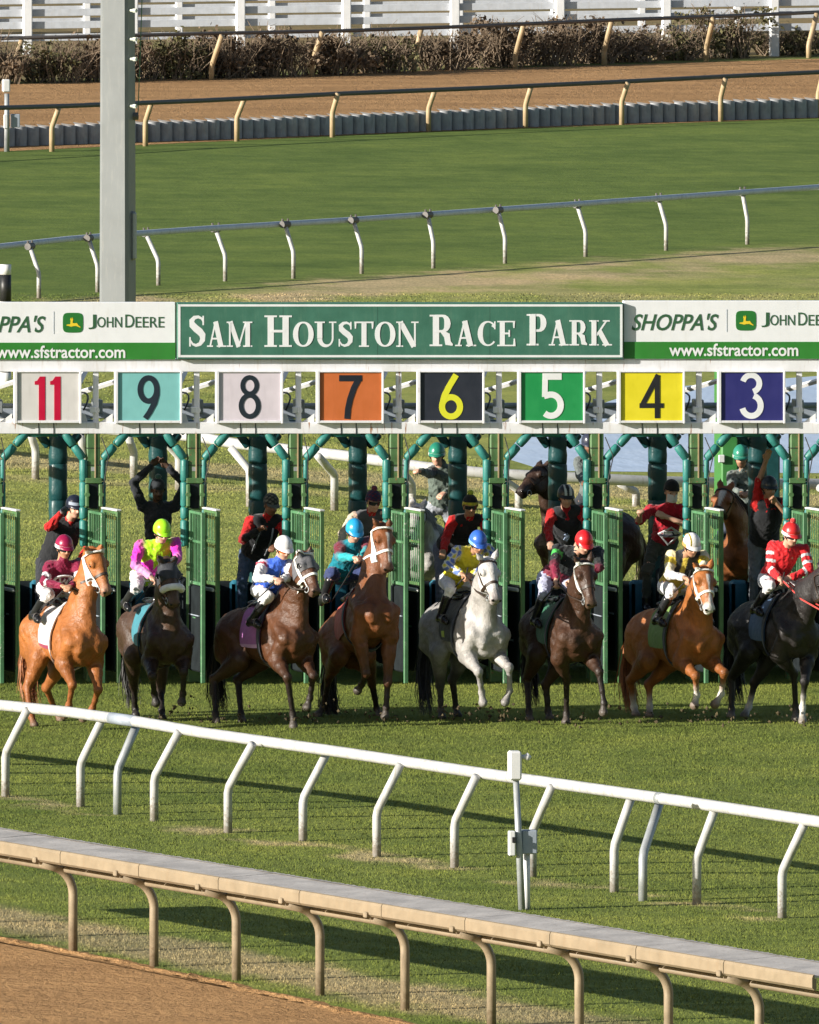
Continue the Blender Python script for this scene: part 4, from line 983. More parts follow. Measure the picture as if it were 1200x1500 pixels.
class Sdf:
    def __init__(s): s.p = []
    def cone(s, a, b, ra, rb, k=.04, col=0, side=None, sc=1.):
        s.p.append(('c', A(a, float), A(b, float), ra, rb, k, col, None if side is None else nrm(side), sc)); return s
    def chain(s, pts, rs, k=.03, col=0, side=None, sc=1.):
        for i in range(len(pts)-1): s.cone(pts[i], pts[i+1], rs[i], rs[i+1], k, col, side, sc)
        return s
    def ell(s, c, r, R=None, k=.04, col=0):
        s.p.append(('e', A(c, float), A(r, float), np.eye(3) if R is None else A(R, float), 0, k, col, None, 1.)); return s
    def d1(s, q, P):
        if q[0] == 'c':
            _, a, b, ra, rb, k, col, side, sc = q; X = P-a; ab = b-a
            if side is not None: X = X+((1/sc-1)*(X@side))[..., None]*side
            t = np.clip((X@ab)/(ab@ab+1e-9), 0, 1); d = np.linalg.norm(X-t[..., None]*ab, axis=-1)-(ra+t*(rb-ra))
            return d*(min(1, sc) if side is not None else 1)
        _, c, r, R = q[:4]; X = (P-c)@R.T; k0 = np.linalg.norm(X/r, axis=-1); k1 = np.linalg.norm(X/(r*r), axis=-1)
        return np.where(k1 > 1e-9, k0*(k0-1)/np.maximum(k1, 1e-9), -min(r))
    def bb(s, q):
        if q[0] == 'c':
            r = max(q[3], q[4])*max(1, q[8]); return np.minimum(q[1], q[2])-r, np.maximum(q[1], q[2])+r
        r = max(q[2]); return q[1]-r, q[1]+r
    def field(s, P, sub=None):
        D = np.full(P.shape[:-1], 9.)
        for q in (s.p if sub is None else [s.p[i] for i in sub]):
            d = s.d1(q, P); k = q[5]; hh = np.maximum(k-np.abs(D-d), 0)/k; D = np.minimum(D, d)-hh*hh*k*.25
        return D
    def mesh(s, h, grow=0.):
        B = [s.bb(q) for q in s.p]; lo = np.min([b[0] for b in B], 0)-4*h-grow; hi = np.max([b[1] for b in B], 0)+4*h+grow
        n = np.ceil((hi-lo)/h).astype(int)+1; D = np.full(n, 9., np.float32)
        ax = [lo[i]+h*np.arange(n[i]) for i in range(3)]
        for q, b in zip(s.p, B):
            m = q[5]+3*h+grow+.01; i0 = np.maximum(np.floor((b[0]-m-lo)/h).astype(int), 0); i1 = np.minimum(np.ceil((b[1]+m-lo)/h).astype(int)+1, n)
            sl_ = tuple(slice(i0[i], i1[i]) for i in range(3))
            G = np.stack(np.meshgrid(*[ax[i][sl_[i]] for i in range(3)], indexing='ij'), -1)
            d = s.d1(q, G); O = D[sl_]; k = q[5]; hh = np.maximum(k-np.abs(O-d), 0)/k; D[sl_] = np.minimum(O, d)-hh*hh*k*.25
        return surface_nets(D-grow, lo, h)
    def colour(s, V, pal, tau=.02):
        W = np.zeros(len(V)); C = np.zeros((len(V), 3)); D = np.stack([s.d1(q, V) for q in s.p], 1); D = D-D.min(1, keepdims=True); E_ = np.exp(-D/tau)
        pc = A([pal[q[6]] for q in s.p]); return (E_@pc)/E_.sum(1, keepdims=True)

def reach(p0, px, py, L, sg):
    """point on the sight line of (px,py), L metres from p0, towards (sg<0) or away from the camera"""
    t = np.linspace(0, L, 90); best = None
    for y in p0[1]+sg*t:
        q = at(px, py, y); e_ = abs(np.linalg.norm(q-p0)-L)
        if best is None or e_ < best[0]: best = (e_, q)
    return best[1]
def wrap(sd, axis0, axis1, ref, ts, angs, off, thick, sub=None, rmax=.6):
    """strip lying on an implicit surface round the axis axis0-axis1; angle 0 points along ref. Returns MB"""
    ax = axis1-axis0; L = np.linalg.norm(ax); ax = ax/L; u = nrm(ref-ax*np.dot(ref, ax)); v = np.cross(ax, u)
    T_ = A(ts, float); An = np.radians(A(angs, float))
    if T_.ndim == 1: T_ = np.tile(T_[:, None], (1, len(An)))
    C = axis0+ax*(T_*L)[..., None]; U = np.cos(An)[None, :, None]*u+np.sin(An)[None, :, None]*v; U = np.broadcast_to(U, C.shape)
    rs = np.linspace(rmax, 0.0, 76); R = np.zeros(T_.shape); done = np.zeros(T_.shape, bool); prev = None
    for r in rs:
        d = sd.field(C+U*r, sub); hit = (d < 0) & ~done
        if prev is not None:
            f = prev/(prev-d+1e-9); R = np.where(hit, r+(rs[0]-rs[1])*(1-f), R)
        else: R = np.where(hit, r, R)
        done |= hit; prev = d
    O = C+U*(R+off+thick)[..., None]; I_ = C+U*(R+off)[..., None]
    mb = MB(); mb.grid(O); mb.grid(I_[::-1])
    n, m = T_.shape
    mb.grid(np.stack([O[0], I_[0]])); mb.grid(np.stack([I_[-1], O[-1]])); mb.grid(np.stack([I_[:, 0], O[:, 0]])); mb.grid(np.stack([O[:, -1], I_[:, -1]]))
    return mb, O
def smooth_obj(o): o.data.polygons.foreach_set('use_smooth', np.ones(len(o.data.polygons), bool)); return o
def strands(name, curves, mat, col, parent, w=.012, var=.35):
    """flat tapering locks of hair"""
    V, F, Cc = [], [], []
    for P in curves:
        P = A(P); n = len(P); sd_ = nrm(np.cross(P[-1]-P[0], A([random.gauss(0, 1), random.gauss(0, 1), random.gauss(0, .3)]))); b = len(V); c = A(col)*random.uniform(1-var, 1+var)
        for i in range(n):
            ww = w*(1-.85*(i/(n-1))**1.5); V += [P[i]-sd_*ww, P[i]+sd_*ww]; Cc += [c, c]
        F += [(b+2*i, b+2*i+1, b+2*i+3, b+2*i+2) for i in range(n-1)]
    return link_mesh(name, V, F, mat, parent, False, np.clip(A(Cc), 0, 1))

# ------------------------------------------------------------------ horses
COATS = {  # body, points (legs), hoof, muzzle, mane
    'chestnut': ((.33, .115, .030), (.28, .095, .028), (.16, .11, .08), (.34, .20, .14), (.30, .10, .03)),
    'dark_bay': ((.058, .031, .019), (.016, .012, .011), (.05, .045, .04), (.10, .06, .04), (.012, .010, .010)),
    'bay': ((.088, .033, .013), (.022, .015, .012), (.10, .085, .07), (.10, .06, .045), (.014, .011, .010)),
    'brown_bay': ((.055, .024, .012), (.025, .018, .015), (.12, .10, .085), (.12, .075, .05), (.014, .011, .010)),
    'grey': ((.38, .365, .35), (.30, .285, .28), (.20, .19, .18), (.32, .28, .27), (.42, .41, .41)),
    'black': ((.022, .019, .019), (.016, .014, .014), (.16, .14, .12), (.03, .026, .025), (.010, .010, .011)),
    'red_bay': ((.17, .058, .019), (.026, .017, .013), (.10, .085, .07), (.12, .065, .045), (.014, .011, .010)),
    'seal': ((.045, .022, .016), (.02, .013, .011), (.05, .045, .04), (.09, .055, .04), (.012, .01, .01)),
}
WHITE = (.62, .59, .55)
def horse(sp):
    coat = COATS[sp['coat']]; vox = sp.get('vox', .0165)
    pal = {0: coat[0], 1: coat[1], 2: coat[2], 3: coat[3], 4: WHITE, 5: tuple(.5*(a+b) for a, b in zip(coat[0], coat[1])), 6: tuple(x*.9 for x in coat[0])}
    Hc = at(sp['H'][0]+(0 if sp.get('pony') else 9), sp['H'][1], sp['Y']); Sc = reach(Hc, sp['S'][0], sp['S'][1], sp.get('L', 1.0), sp.get('sg', -1))
    f = nrm(Sc-Hc); left = nrm(np.cross(A([0, 0, 1.]), f)); up = np.cross(f, left); Mid = (Hc+Sc)/2
    def T(x, y, z): return Mid+f*x+left*y+up*z
    Rt = A([f, left, up])
    s = Sdf(); k = .055
    # trunk
    s.cone(T(-.34, 0, .03), T(.24, 0, -.02), .255, .32, k, 0, left, .75)
    s.ell(T(-.54, 0, .06), (.35, .232, .27), Rt, .08, 0)
    s.ell(T(-.36, 0, .20), (.30, .15, .13), Rt, .08, 0)
    s.ell(T(.27, 0, .27), (.30, .085, .13), Rt, .09, 0)
    s.cone(T(-.45, 0, .20), T(.25, 0, .22), .10, .10, .08, 0)
    s.ell(T(.48, 0, -.06), (.24, .235, .30), Rt, .06, 0)
    s.ell(T(.10, 0, -.10), (.36, .218, .28), Rt, .08, 0)
    for sg in (-1, 1):
        s.ell(T(.665, sg*.105, -.08), (.095, .092, .165), Rt, .022, 0)          # breast
        s.cone(T(.30, sg*.13, .20), T(.62, sg*.19, -.06), .075, .098, .035, 0)  # shoulder blade
        s.cone(T(.60, sg*.19, -.06), T(.44, sg*.20, -.30), .095, .105, .035, 0)  # upper arm
        s.ell(T(.30, sg*.195, -.12), (.15, .075, .22), Rt, .035, 0)
        s.cone(T(-.58, sg*.13, .06), T(-.70, sg*.12, -.18), .165, .125, .06, 0)
    trunk_n = len(s.p)
    # legs
    J = {}
    for nm, sg in (('R', -1), ('L', 1)):
        # hind
        q = sp['h'+nm]; hip = T(-.50, sg*.14, .02)
        stf = T(-.34+sp.get('stf'+nm, 0), sg*.175, -.27)
        if len(q) == 4: stf = reach(hip, q[3][0], q[3][1], .36, -1)
        fet_px, hoof_px = q[1], q[2]
        hoof = gp(*hoof_px) if sp.get('plant', 'hh').count('h') and not sp.get('lift'+nm) else None
        hock = reach(stf, q[0][0], q[0][1], .46, sp.get('hk'+nm, 1))
        if hoof is not None: fet = at(fet_px[0], fet_px[1], hoof[1]+.07); hock = at(q[0][0], q[0][1], np.clip(hock[1], hoof[1]-.2, hoof[1]+.28))
        else:
            fet = reach(hock, fet_px[0], fet_px[1], .36, -1); hoof = reach(fet, hoof_px[0], hoof_px[1], .13, -1)
        c1 = 4 if ('h'+nm) in sp.get('socks', ()) else 1
        s.cone(hip, stf, .19, .135, .07, 0, left, .72); s.cone(T(-.70, sg*.12, -.08), stf*.45+hock*.55, .135, .070, .06, 0, left, .75); s.cone(stf, hock, .12, .052, .05, 5)
        d = nrm(hock-fet); bk = nrm(f*-1+up*.2)
        s.ell(hock+bk*.025, (.052, .046, .062), None, .025, 5); s.cone(hock+bk*.045+d*.02, stf*.55+hock*.45+bk*.05, .022, .03, .03, 5)
        s.cone(hock, fet*.62+hock*.38, .046, .035, .025, 1); s.cone(hock*.38+fet*.62, fet, .035, .036, .02, c1); s.ell(fet, (.046, .043, .046), None, .02, c1)
        hoof_shape(s, fet, hoof, c1, f)
        J['h'+nm] = (stf, hock, fet, hoof)
        # fore
        q = sp['f'+nm]; elb = T(.42, sg*.195, -.31)
        if len(q) == 4: elb = reach(T(.60, sg*.165, -.06), q[3][0], q[3][1], .26, 1)
        pl = 'f'+nm in sp.get('planted', ())
        knee = reach(elb, q[0][0], q[0][1], .43, -1)
        if pl:
            hoof = gp(*q[2]); fet = at(q[1][0], q[1][1], hoof[1]+.05); knee = at(q[0][0], q[0][1], np.clip(knee[1], hoof[1]-.1, hoof[1]+.3))
        else:
            fet = reach(knee, q[1][0], q[1][1], .30, sp.get('fold'+nm, 1)); hoof = reach(fet, q[2][0], q[2][1], .125, sp.get('fold'+nm, 1))
        c1 = 4 if ('f'+nm) in sp.get('socks', ()) else 1
        s.cone(elb, elb*.6+knee*.4, .105, .085, .04, 0); s.cone(elb*.68+knee*.32+f*.03, elb*.3+knee*.7, .075, .052, .02, 0); s.cone(elb*.6+knee*.4, knee, .075, .048, .03, 5)
        s.ell(knee, (.054, .05, .062), None, .025, 5); s.cone(knee, knee*.4+fet*.6, .042, .033, .025, 1); s.cone(knee*.4+fet*.6, fet, .033, .035, .02, c1); s.ell(fet, (.045, .042, .045), None, .02, c1)
        hoof_shape(s, fet, hoof, c1, f)
        J['f'+nm] = (elb, knee, fet, hoof)
    # neck and head
    B1 = T(.42, 0, .12); poll = reach(B1, sp['P'][0], sp['P'][1], sp.get('NL', .86), sp.get('nsg', -1)); muz = reach(poll, sp['N'][0], sp['N'][1], .52, sp.get('msg', -1))
    hd = nrm(muz-poll); yaw = math.radians(sp.get('yaw', 15)); sd = A([math.cos(yaw), math.sin(yaw), 0])
    if sp.get('roll'): sd = sd+A([0, 0, sp['roll']])
    sd = nrm(sd-hd*np.dot(sd, hd)); nn = np.cross(hd, sd); Rh = A([hd, sd, nn])
    if np.dot(nn, A([0, -.2, 1])) < 0 and sp.get('msg', -1) < 0 and not sp.get('noflip'): pass
    def Hh(a, b, c): return poll+hd*a+sd*b+nn*c
    nk = nrm(poll-B1); nside = nrm(left*.6+sd*.4)
    mid = B1*.5+poll*.5+nrm(np.cross(nk, nside))*0.0+up*.035
    thr = Hh(.10, 0, -.11)
    neck0 = len(s.p)
    s.cone(T(.40, 0, .10), mid, .25, .17, .06, 0, nside, .74); s.cone(mid, poll-nn*.045, .17, .11, .05, 0, nside, .74)
    s.cone(T(.60, 0, -.04), mid-up*.04+f*.07, .15, .12, .05, 0, nside, .85); s.cone(mid-up*.03+f*.07, thr, .12, .085, .045, 0, nside, .8)
    # crest
    s.cone(T(.28, 0, .36), mid+up*.10-f*.06, .06, .05, .06, 0); s.cone(mid+up*.10-f*.06, poll-hd*.03+nn*.01, .05, .045, .05, 0)
    head0 = len(s.p)
    s.ell(Hh(.10, 0, 0), (.155, .118, .108), Rh, .04, 0)
    for sg in (-1, 1):
        s.ell(Hh(.20, sg*.060, -.085), (.135, .044, .110), Rh, .025, 0)       # cheek
        s.ell(Hh(.160, sg*.098, .050), (.052, .034, .036), Rh, .018, 0)       # brow
        s.cone(Hh(.23, sg*.075, .005), Hh(.38, sg*.050, -.01), .018, .010, .012, 0)   # facial crest
    s.cone(Hh(.14, 0, .018), Hh(.45, 0, .010), .100, .064, .035, 0, sd, .82)
    s.cone(Hh(.16, 0, -.08), Hh(.44, 0, -.040), .078, .046, .035, 0, sd, .66)
    s.ell(Hh(.485, 0, .002), (.080, .066, .062), Rh, .025, 3); s.ell(Hh(.490, 0, -.062), (.060, .050, .032), Rh, .016, 3)
    for sg in (-1, 1): s.ell(Hh(.508, sg*.046, .020), (.036, .022, .034), Rh, .010, 3)
    ears = []
    for sg, key in ((-1, 'eR'), (1, 'eL')):
        b0 = Hh(.0, sg*.062, .055); tip = Hh(-.17, sg*.085, .085+sp.get('earf', 0))
        if key in sp: tip = reach(b0, sp[key][0], sp[key][1], .17, -1)
        m_ = b0*.55+tip*.45; s.cone(b0, m_, .03, .040, .02, 0, nn, .6); s.cone(m_, tip, .040, .006, .015, 5, nn, .6)
    V, F = s.mesh(vox)
    Cc = s.colour(V, pal)
    Nv = vnormals(V, F); body_w = np.clip((V[:, 2]-.5)/.35, .25, 1)*(np.linalg.norm(V-poll, axis=1) > .55)
    V = V+Nv*(body_w*(relief(V, .34, .0052, 3)+relief(V, .15, .0016, 5)))[:, None]
    # natural markings
    sp_seed = abs(hash(sp['coat']+str(sp['H'][0]))) % 999 if False else int(sp['H'][0]); Cc = Cc*(1+np.clip(relief(V, .5, .09, sp_seed, False)+relief(V, .12, .05, sp_seed+1, False), -.3, .3))[:, None]
    hx = (V-poll)@hd; hy = (V-poll)@sd; hz = (V-poll)@nn
    bl = sp.get('blaze', 0)
    if bl:
        wv = bl*(1+.35*np.sin(hx*17)); m = np.clip((wv-np.abs(hy-.006))/.012, 0, 1)*np.clip((hz-.015)/.015, 0, 1)*np.clip((hx-sp.get('blaze0', .08))/.02, 0, 1)*np.clip((.47-hx)/.04, 0, 1)*(np.abs(hy) < .10)
        Cc = Cc*(1-m[:, None])+A(WHITE)*m[:, None]
    m = np.clip((hx-.43)/.05, 0, 1)*(np.abs(hy) < .09)*(np.abs(hz) < .12)*(hx < .62)
    if sp.get('white_muzzle'): Cc = Cc*(1-m[:, None])+A(WHITE)*m[:, None]
    if sp['coat'] == 'grey':   # grey coats: paler face, dapples on barrel and quarters, darker lower legs
        t = ((V-Mid)@f); dap = np.sin(V[:, 0]*31+np.sin(V[:, 2]*23)*2)*np.sin(V[:, 2]*33+np.sin(V[:, 1]*27)*2); m = np.clip((.35-t)/.4, 0, 1)[:, None]
        Cc = Cc*(1-m*(.28+.10*dap[:, None])); hm = ((hx > -.1) & (hx < .40) & (np.abs(hy) < .12) & (np.abs(hz) < .14))
        Cc[hm] = Cc[hm]*.35+A([.62, .60, .59])*.65
        bk = np.clip((-.25-t)/.25, 0, 1)*np.clip((1.05-V[:, 2])/.5, 0, 1); Cc = Cc*(1-.72*bk[:, None])
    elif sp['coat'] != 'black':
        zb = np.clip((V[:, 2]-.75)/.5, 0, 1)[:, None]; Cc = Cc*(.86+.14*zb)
    Cc = np.clip(Cc, 0, 1)
    root = empty('racehorse' if not sp.get('pony') else 'pony', (Mid[0], Mid[1], 0), sp['label'], 'horse', sp.get('group'))
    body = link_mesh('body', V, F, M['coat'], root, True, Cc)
    # eyes
    for sg in (-1, 1):
        e = Sdf().ell(Hh(.170, sg*.116, .030), (.027, .015, .022), Rh, .01); Ve, Fe = e.mesh(.006); link_mesh('eye', Ve, Fe, M['eye'], root, True)
    nst = MB()
    for sg in (-1, 1): MB().tube([Hh(.535, sg*.048, .026), Hh(.546, sg*.053, .028)], [.019, .013], 8).build('nostril', M['eye'], root, True)
    # mane
    cur = []
    for i in range(260):
        t = random.random(); b = (T(.30, 0, .40)*(1-t)**2+2*t*(1-t)*(mid+up*.19-f*.06)+poll*t*t)+nn*.02*t
        sgm = sp.get('mane', 1); dr = left*sgm*random.uniform(.10, .17)+A([0, 0, -1])*random.uniform(.02, .12)-f*.03
        b = b+A([random.gauss(0, .012) for _ in range(3)]); cur.append([b-up*.03, b+dr*.35+up*.035, b+dr*.75+up*.0, b+dr*1.15-A([0, 0, .07])])
    for i in range(26):   # forelock
        b = Hh(-.02, random.gauss(0, .02), .06); cur.append([b, b+nn*.04+hd*.03, b+nn*.03+hd*.10+sd*random.gauss(0, .02)])
    strands('mane', cur, M['hair'], coat[4], root, .007)
    # tail
    cur = []; dock = T(-.86, 0, .12); tl = sp.get('tail', 1.0); swing = sp.get('swing', 0.)
    for i in range(300):
        a = random.gauss(0, 1); b = random.gauss(0, 1); P = []
        for q in (0, .12, .3, .55, .8, 1):
            P.append(dock-f*(.10*math.sin(q*3)*1.2+.05)+left*(a*.045*(q**.6)*1.2+swing*q)+f*b*.05*q**.6+left*.03*math.sin(q*6+a*3)*q+A([0, 0, -1])*(q*tl*random.uniform(.78, 1.05)))
        for q_ in P: q_[2] = max(q_[2], .02)
        cur.append(P)
    strands('tail', cur, M['hair'], sp.get('tailcol', coat[4]), root, .009)
    # ---- tack
    hsub = list(range(neck0, len(s.p))); tsub = list(range(trunk_n))
    def head_strap(name, ts, angs, mat, off=.003, th=.010, sm=True):
        mb, O = wrap(s, Hh(0, 0, -.03), Hh(.5, 0, -.03), nn, ts, angs, off, th, hsub, .26); o = mb.build(name, mat, root); return smooth_obj(o) if sm else o
    if sp.get('tack', True):
        noseb = M['fleece'] if sp.get('white_bridle') else M['leather']; ck = M['fleece'] if (sp.get('white_cheek') or sp.get('white_bridle')) else M['leather']
        a360 = np.linspace(-180, 180, 33)
        head_strap('noseband', [.60, .66], a360, noseb, .002, .014 if sp.get('white_bridle') else .008)
        head_strap('browband', [.03, .075], np.linspace(-105, 105, 22), ck, .004, .018 if ck is M['fleece'] else .009)
        for sg in (-1, 1):
            head_strap('cheek_strap', np.linspace(.05, .84, 12), [sg*94-(9 if ck is M['fleece'] else 4), sg*94, sg*94+(9 if ck is M['fleece'] else 4)], ck, .003, .014 if ck is M['fleece'] else .008)
            ring = [Hh(.455, sg*.068, -.050)+.036*(math.cos(q)*hd+math.sin(q)*nn) for q in np.linspace(0, 2*math.pi, 13)[:-1]]
            MB().tube(ring, .006, 6, closed=True).build('bit_ring', M['grey_metal'], root, True)
        if sp.get('shadow_roll'):
            Q = []
            for an in np.linspace(-115, 115, 15):
                an = math.radians(an); Q.append(Hh(.345, .115*math.sin(an), .03+.085*math.cos(an)))
            MB().tube(Q, [.028]+[.042]*13+[.028], 10).build('shadow_roll', M['fleece'], root, True)
        if sp.get('hood'):
            hm = fabric(sp['hood'], .7, 'hood')
            head_strap('blinker_hood', np.linspace(-.02, .46, 9), np.linspace(-150, 150, 40), hm, .004, .006)
            for sg in (-1, 1):
                c = Hh(.185, sg*.125, .03); cup = []
                for q in np.linspace(0, math.pi, 7): cup.append([c+.05*(math.cos(q)*nn*.9-math.sin(q)*hd), c+sd*sg*.032+.042*(math.cos(q)*nn*.9-math.sin(q)*hd)])
                smooth_obj(MB().grid(cup).build('blinker_cup', hm, root))
        # breast girth
        if sp.get('cloth'):
            cc = sp['cloth']; cm = fabric(cc, .7, 'saddle_cloth')
            side = np.linspace(-116, 116, 35)
            base = np.linspace(.36, .74, 13)[:, None]; edge = np.abs(side)[None, :]/116
            ts = base-(edge**2)*.05*np.linspace(1, 0, 13)[:, None]
            mb, O = wrap(s, T(-.62, 0, -.02), T(.5, 0, -.02), up, ts, side, .006, .012, tsub, .6)
            sc = smooth_obj(mb.build('saddle_cloth', cm, root))
            if sp.get('cloth_mark'):
                mb, O = wrap(s, T(-.62, 0, -.02), T(.5, 0, -.02), up, np.linspace(.40, .50, 4), np.linspace(88, 106, 5), .019, .003, tsub, .6); mb.build('cloth_patch', fabric(sp['cloth_mark'], .7, 'patch'), sc)
                mb, O = wrap(s, T(-.62, 0, -.02), T(.5, 0, -.02), up, np.linspace(.40, .50, 4), np.linspace(-106, -88, 5), .019, .003, tsub, .6); mb.build('cloth_patch', fabric(sp['cloth_mark'], .7, 'patch'), sc)
            if sp.get('cloth_trim'):
                tm = fabric(sp['cloth_trim'], .7, 'trim')
                for lo, hi in ((-117, -108), (108, 117)):
                    mb, O = wrap(s, T(-.62, 0, -.02), T(.5, 0, -.02), up, np.linspace(.31, .74, 8), np.linspace(lo, hi, 3), .018, .004, tsub, .6); mb.build('cloth_trim', tm, sc)
            mb, O = wrap(s, T(-.62, 0, -.02), T(.5, 0, -.02), up, np.linspace(.685, .75, 4), np.linspace(-180, 180, 49), .017, .012, tsub, .6); smooth_obj(mb.build('girth', fabric(sp.get('girth', (.03, .035, .05)), .7, 'girth'), root))
            # exercise saddle: low seat with pommel
            sdl = Sdf().ell(T(-.06, 0, .375), (.19, .10, .035), Rt, .03).ell(T(.08, 0, .41), (.05, .06, .04), Rt, .03).ell(T(-.20, 0, .395), (.06, .10, .03), Rt, .03)
            Vs, Fs = sdl.mesh(.016); link_mesh('saddle', Vs, Fs, M['boot'], root, True)
        if sp.get('breastplate'):
            mb, O = wrap(s, T(.2, 0, .05), T(.95, 0, .05), up, np.linspace(.48, .50, 3), np.linspace(60, 300, 30), .004, .012, None, .5)
            smooth_obj(mb.build('breastplate', fabric(sp['breastplate'], .7, 'breastplate'), root))
    return dict(root=root, T=T, f=f, left=left, up=up, Mid=Mid, poll=poll, muz=muz, Hh=Hh, s=s, J=J, bits=[Hh(.455, sg*.072, -.055) for sg in (-1, 1)], withers=T(.36, 0, .42))
def hoof_shape(s, fet, hoof, c1, f):
    d = nrm(hoof-fet); top = fet+(hoof-fet)*.60
    s.cone(fet, top, .034, .038, .018, c1); s.cone(top, hoof-d*.02, .043, .056, .012, 2); s.cone(hoof-d*.02, hoof+nrm(f*A([1, 1, 0]))*.02-d*.02, .054, .045, .012, 2)

def reins(H, hands, mat, name='reins'):
    mb_o = None
    for b, h in zip(H['bits'], hands):
        m = (b+h)/2-A([0, 0, .05]); P = [b, b*.6+m*.4, m, m*.5+h*.5, h]
        MB().tube(P, .011, 6).build('rein', mat, H['root'], True)
RG = 'racehorses breaking from the starting gate'
HS = {}
HSPEC = {
 '11': dict(coat='chestnut', Y=-6.6, H=(58, 930), S=(119, 933), hR=((40, 1008), (46, 1050), (51, 1064)), hL=((68, 1008), (80, 1038), (90, 1056)), fR=((106, 1003), (101, 1033), (93, 1050)), fL=((144, 1010), (136, 1037), (120, 1054)), foldR=1, foldL=1,
      P=(137, 811), N=(156, 868), yaw=24, eR=(121, 801), eL=(151, 795), white_cheek=True, cloth=(.62, .58, .58), cloth_trim=(.25, .02, .06), mane=1, blaze=.0, girth=(.6, .6, .6), socks=(),
      label='bright chestnut horse with white sheepskin cheek straps, under the rider in maroon'),
 '9': dict(coat='dark_bay', Y=-5.6, H=(200, 926), S=(246, 930), hR=((196, 1004), (198, 1038), (199, 1049)), hL=((236, 1012), (237, 1041), (238, 1054)), fR=((223, 990), (226, 1016), (229, 1032)), fL=((269, 984), (268, 1016), (266, 1031)),
      P=(244, 826), N=(255, 885), yaw=12, eR=(231, 812), eL=(259, 812), hood=(.02, .022, .03), shadow_roll=True, cloth=(.03, .20, .26), mane=1,
      label='dark horse in black blinkers with fluffy white noseband roll, under the lime and pink rider'),
 '8': dict(coat='bay', Y=-6.2, H=(345, 933), S=(428, 928), hR=((314, 996), (316, 1046), (317, 1059)), hL=((349, 996), (353, 1046), (355, 1058)), fR=((421, 992), (429, 1046), (430, 1067)), fL=((459, 990), (454, 1023), (449, 1038)), planted=('fR',),
      P=(444, 817), N=(462, 868), yaw=38, eR=(436, 806), eL=(457, 797), hood=(.10, .10, .11), white_bridle=True, cloth=(.30, .10, .30), cloth_trim=(.5, .28, .5), mane=1,
      label='bay horse in grey hood with white noseband and mauve saddle cloth'),
 '7': dict(coat='red_bay', Y=-5.9, H=(496, 936), S=(546, 893), hR=((482, 992), (474, 1036), (464, 1050)), hL=((545, 1000), (552, 1038), (558, 1049)), fR=((536, 986), (530, 1003), (523, 1013)), fL=((568, 999), (566, 1036), (564, 1052)), foldR=1,
      P=(560, 775), N=(568, 834), yaw=18, eR=(546, 757), eL=(573, 758), white_bridle=True, blaze=.02, cloth=(.42, .06, .04), mane=1,
      label='bay horse rearing highest with white bridle and red saddle cloth, under the rider in teal'),
 '6': dict(coat='grey', Y=-5.9, H=(644, 922), S=(709, 922), hR=((645, 1004), (646, 1040), (648, 1053)), hL=((663, 996), (668, 1036), (671, 1050)), fR=((701, 984), (706, 1014), (708, 1032)), fL=((746, 978), (747, 1012), (739, 1031)),
      P=(713, 826), N=(726, 880), yaw=16, eR=(698, 808), eL=(731, 801), cloth=(.012, .012, .013), cloth_mark=(.40, .50, .03), mane=1, tailcol=(.035, .035, .04), tail=1.12, swing=-.05,
      label='pale grey horse with black saddle cloth, under the rider in yellow'),
 '5': dict(coat='brown_bay', Y=-6.0, H=(790, 925), S=(845, 926), hR=((772, 995), (775, 1043), (776, 1056)), hL=((800, 1003), (803, 1042), (806, 1054)), fR=((830, 994), (830, 1046), (829, 1060)), fL=((878, 984), (885, 1030), (884, 1046)), planted=('fR',), foldL=-1,
      P=(855, 829), N=(866, 886), yaw=14, eR=(841, 813), eL=(868, 804), white_cheek=True, cloth=(.015, .12, .06), mane=1,
      label='brown bay horse with white cheek straps and green saddle cloth, under the red capped rider'),
 '4': dict(coat='chestnut', Y=-5.6, H=(946, 934), S=(1022, 930), hR=((924, 997), (929, 1036), (932, 1049)), hL=((951, 1003), (952, 1036), (951, 1050)), fR=((1019, 990), (1021, 1018), (1017, 1036)), fL=((1061, 985), (1057, 1017), (1046, 1034)),
      P=(1030, 838), N=(1039, 894), yaw=14, eR=(1015, 822), eL=(1045, 815), white_bridle=True, blaze=.024, white_muzzle=True, cloth=(.14, .24, .05), socks=('hR', 'hL', 'fR', 'fL'), mane=1,
      label='chestnut horse with broad white blaze, white bridle and green saddle cloth'),
 '3': dict(coat='black', Y=-5.6, H=(1096, 922), S=(1166, 920), hR=((1072, 992), (1072, 1039), (1071, 1051)), hL=((1106, 1000), (1097, 1036), (1090, 1050)), fR=((1163, 986), (1166, 1036), (1165, 1056)), fL=((1179, 998), (1176, 1036), (1176, 1060)), planted=('fR', 'fL'),
      P=(1206, 842), N=(1216, 900), yaw=30, cloth=(.05, .11, .22), socks=('hL', 'fL'), mane=1, red_reins=True,
      label='black horse with red reins and blue saddle cloth, cut off by the right edge'),
}
for k_ in HSPEC: HSPEC[k_]['group'] = RG; HS[k_] = horse(HSPEC[k_])

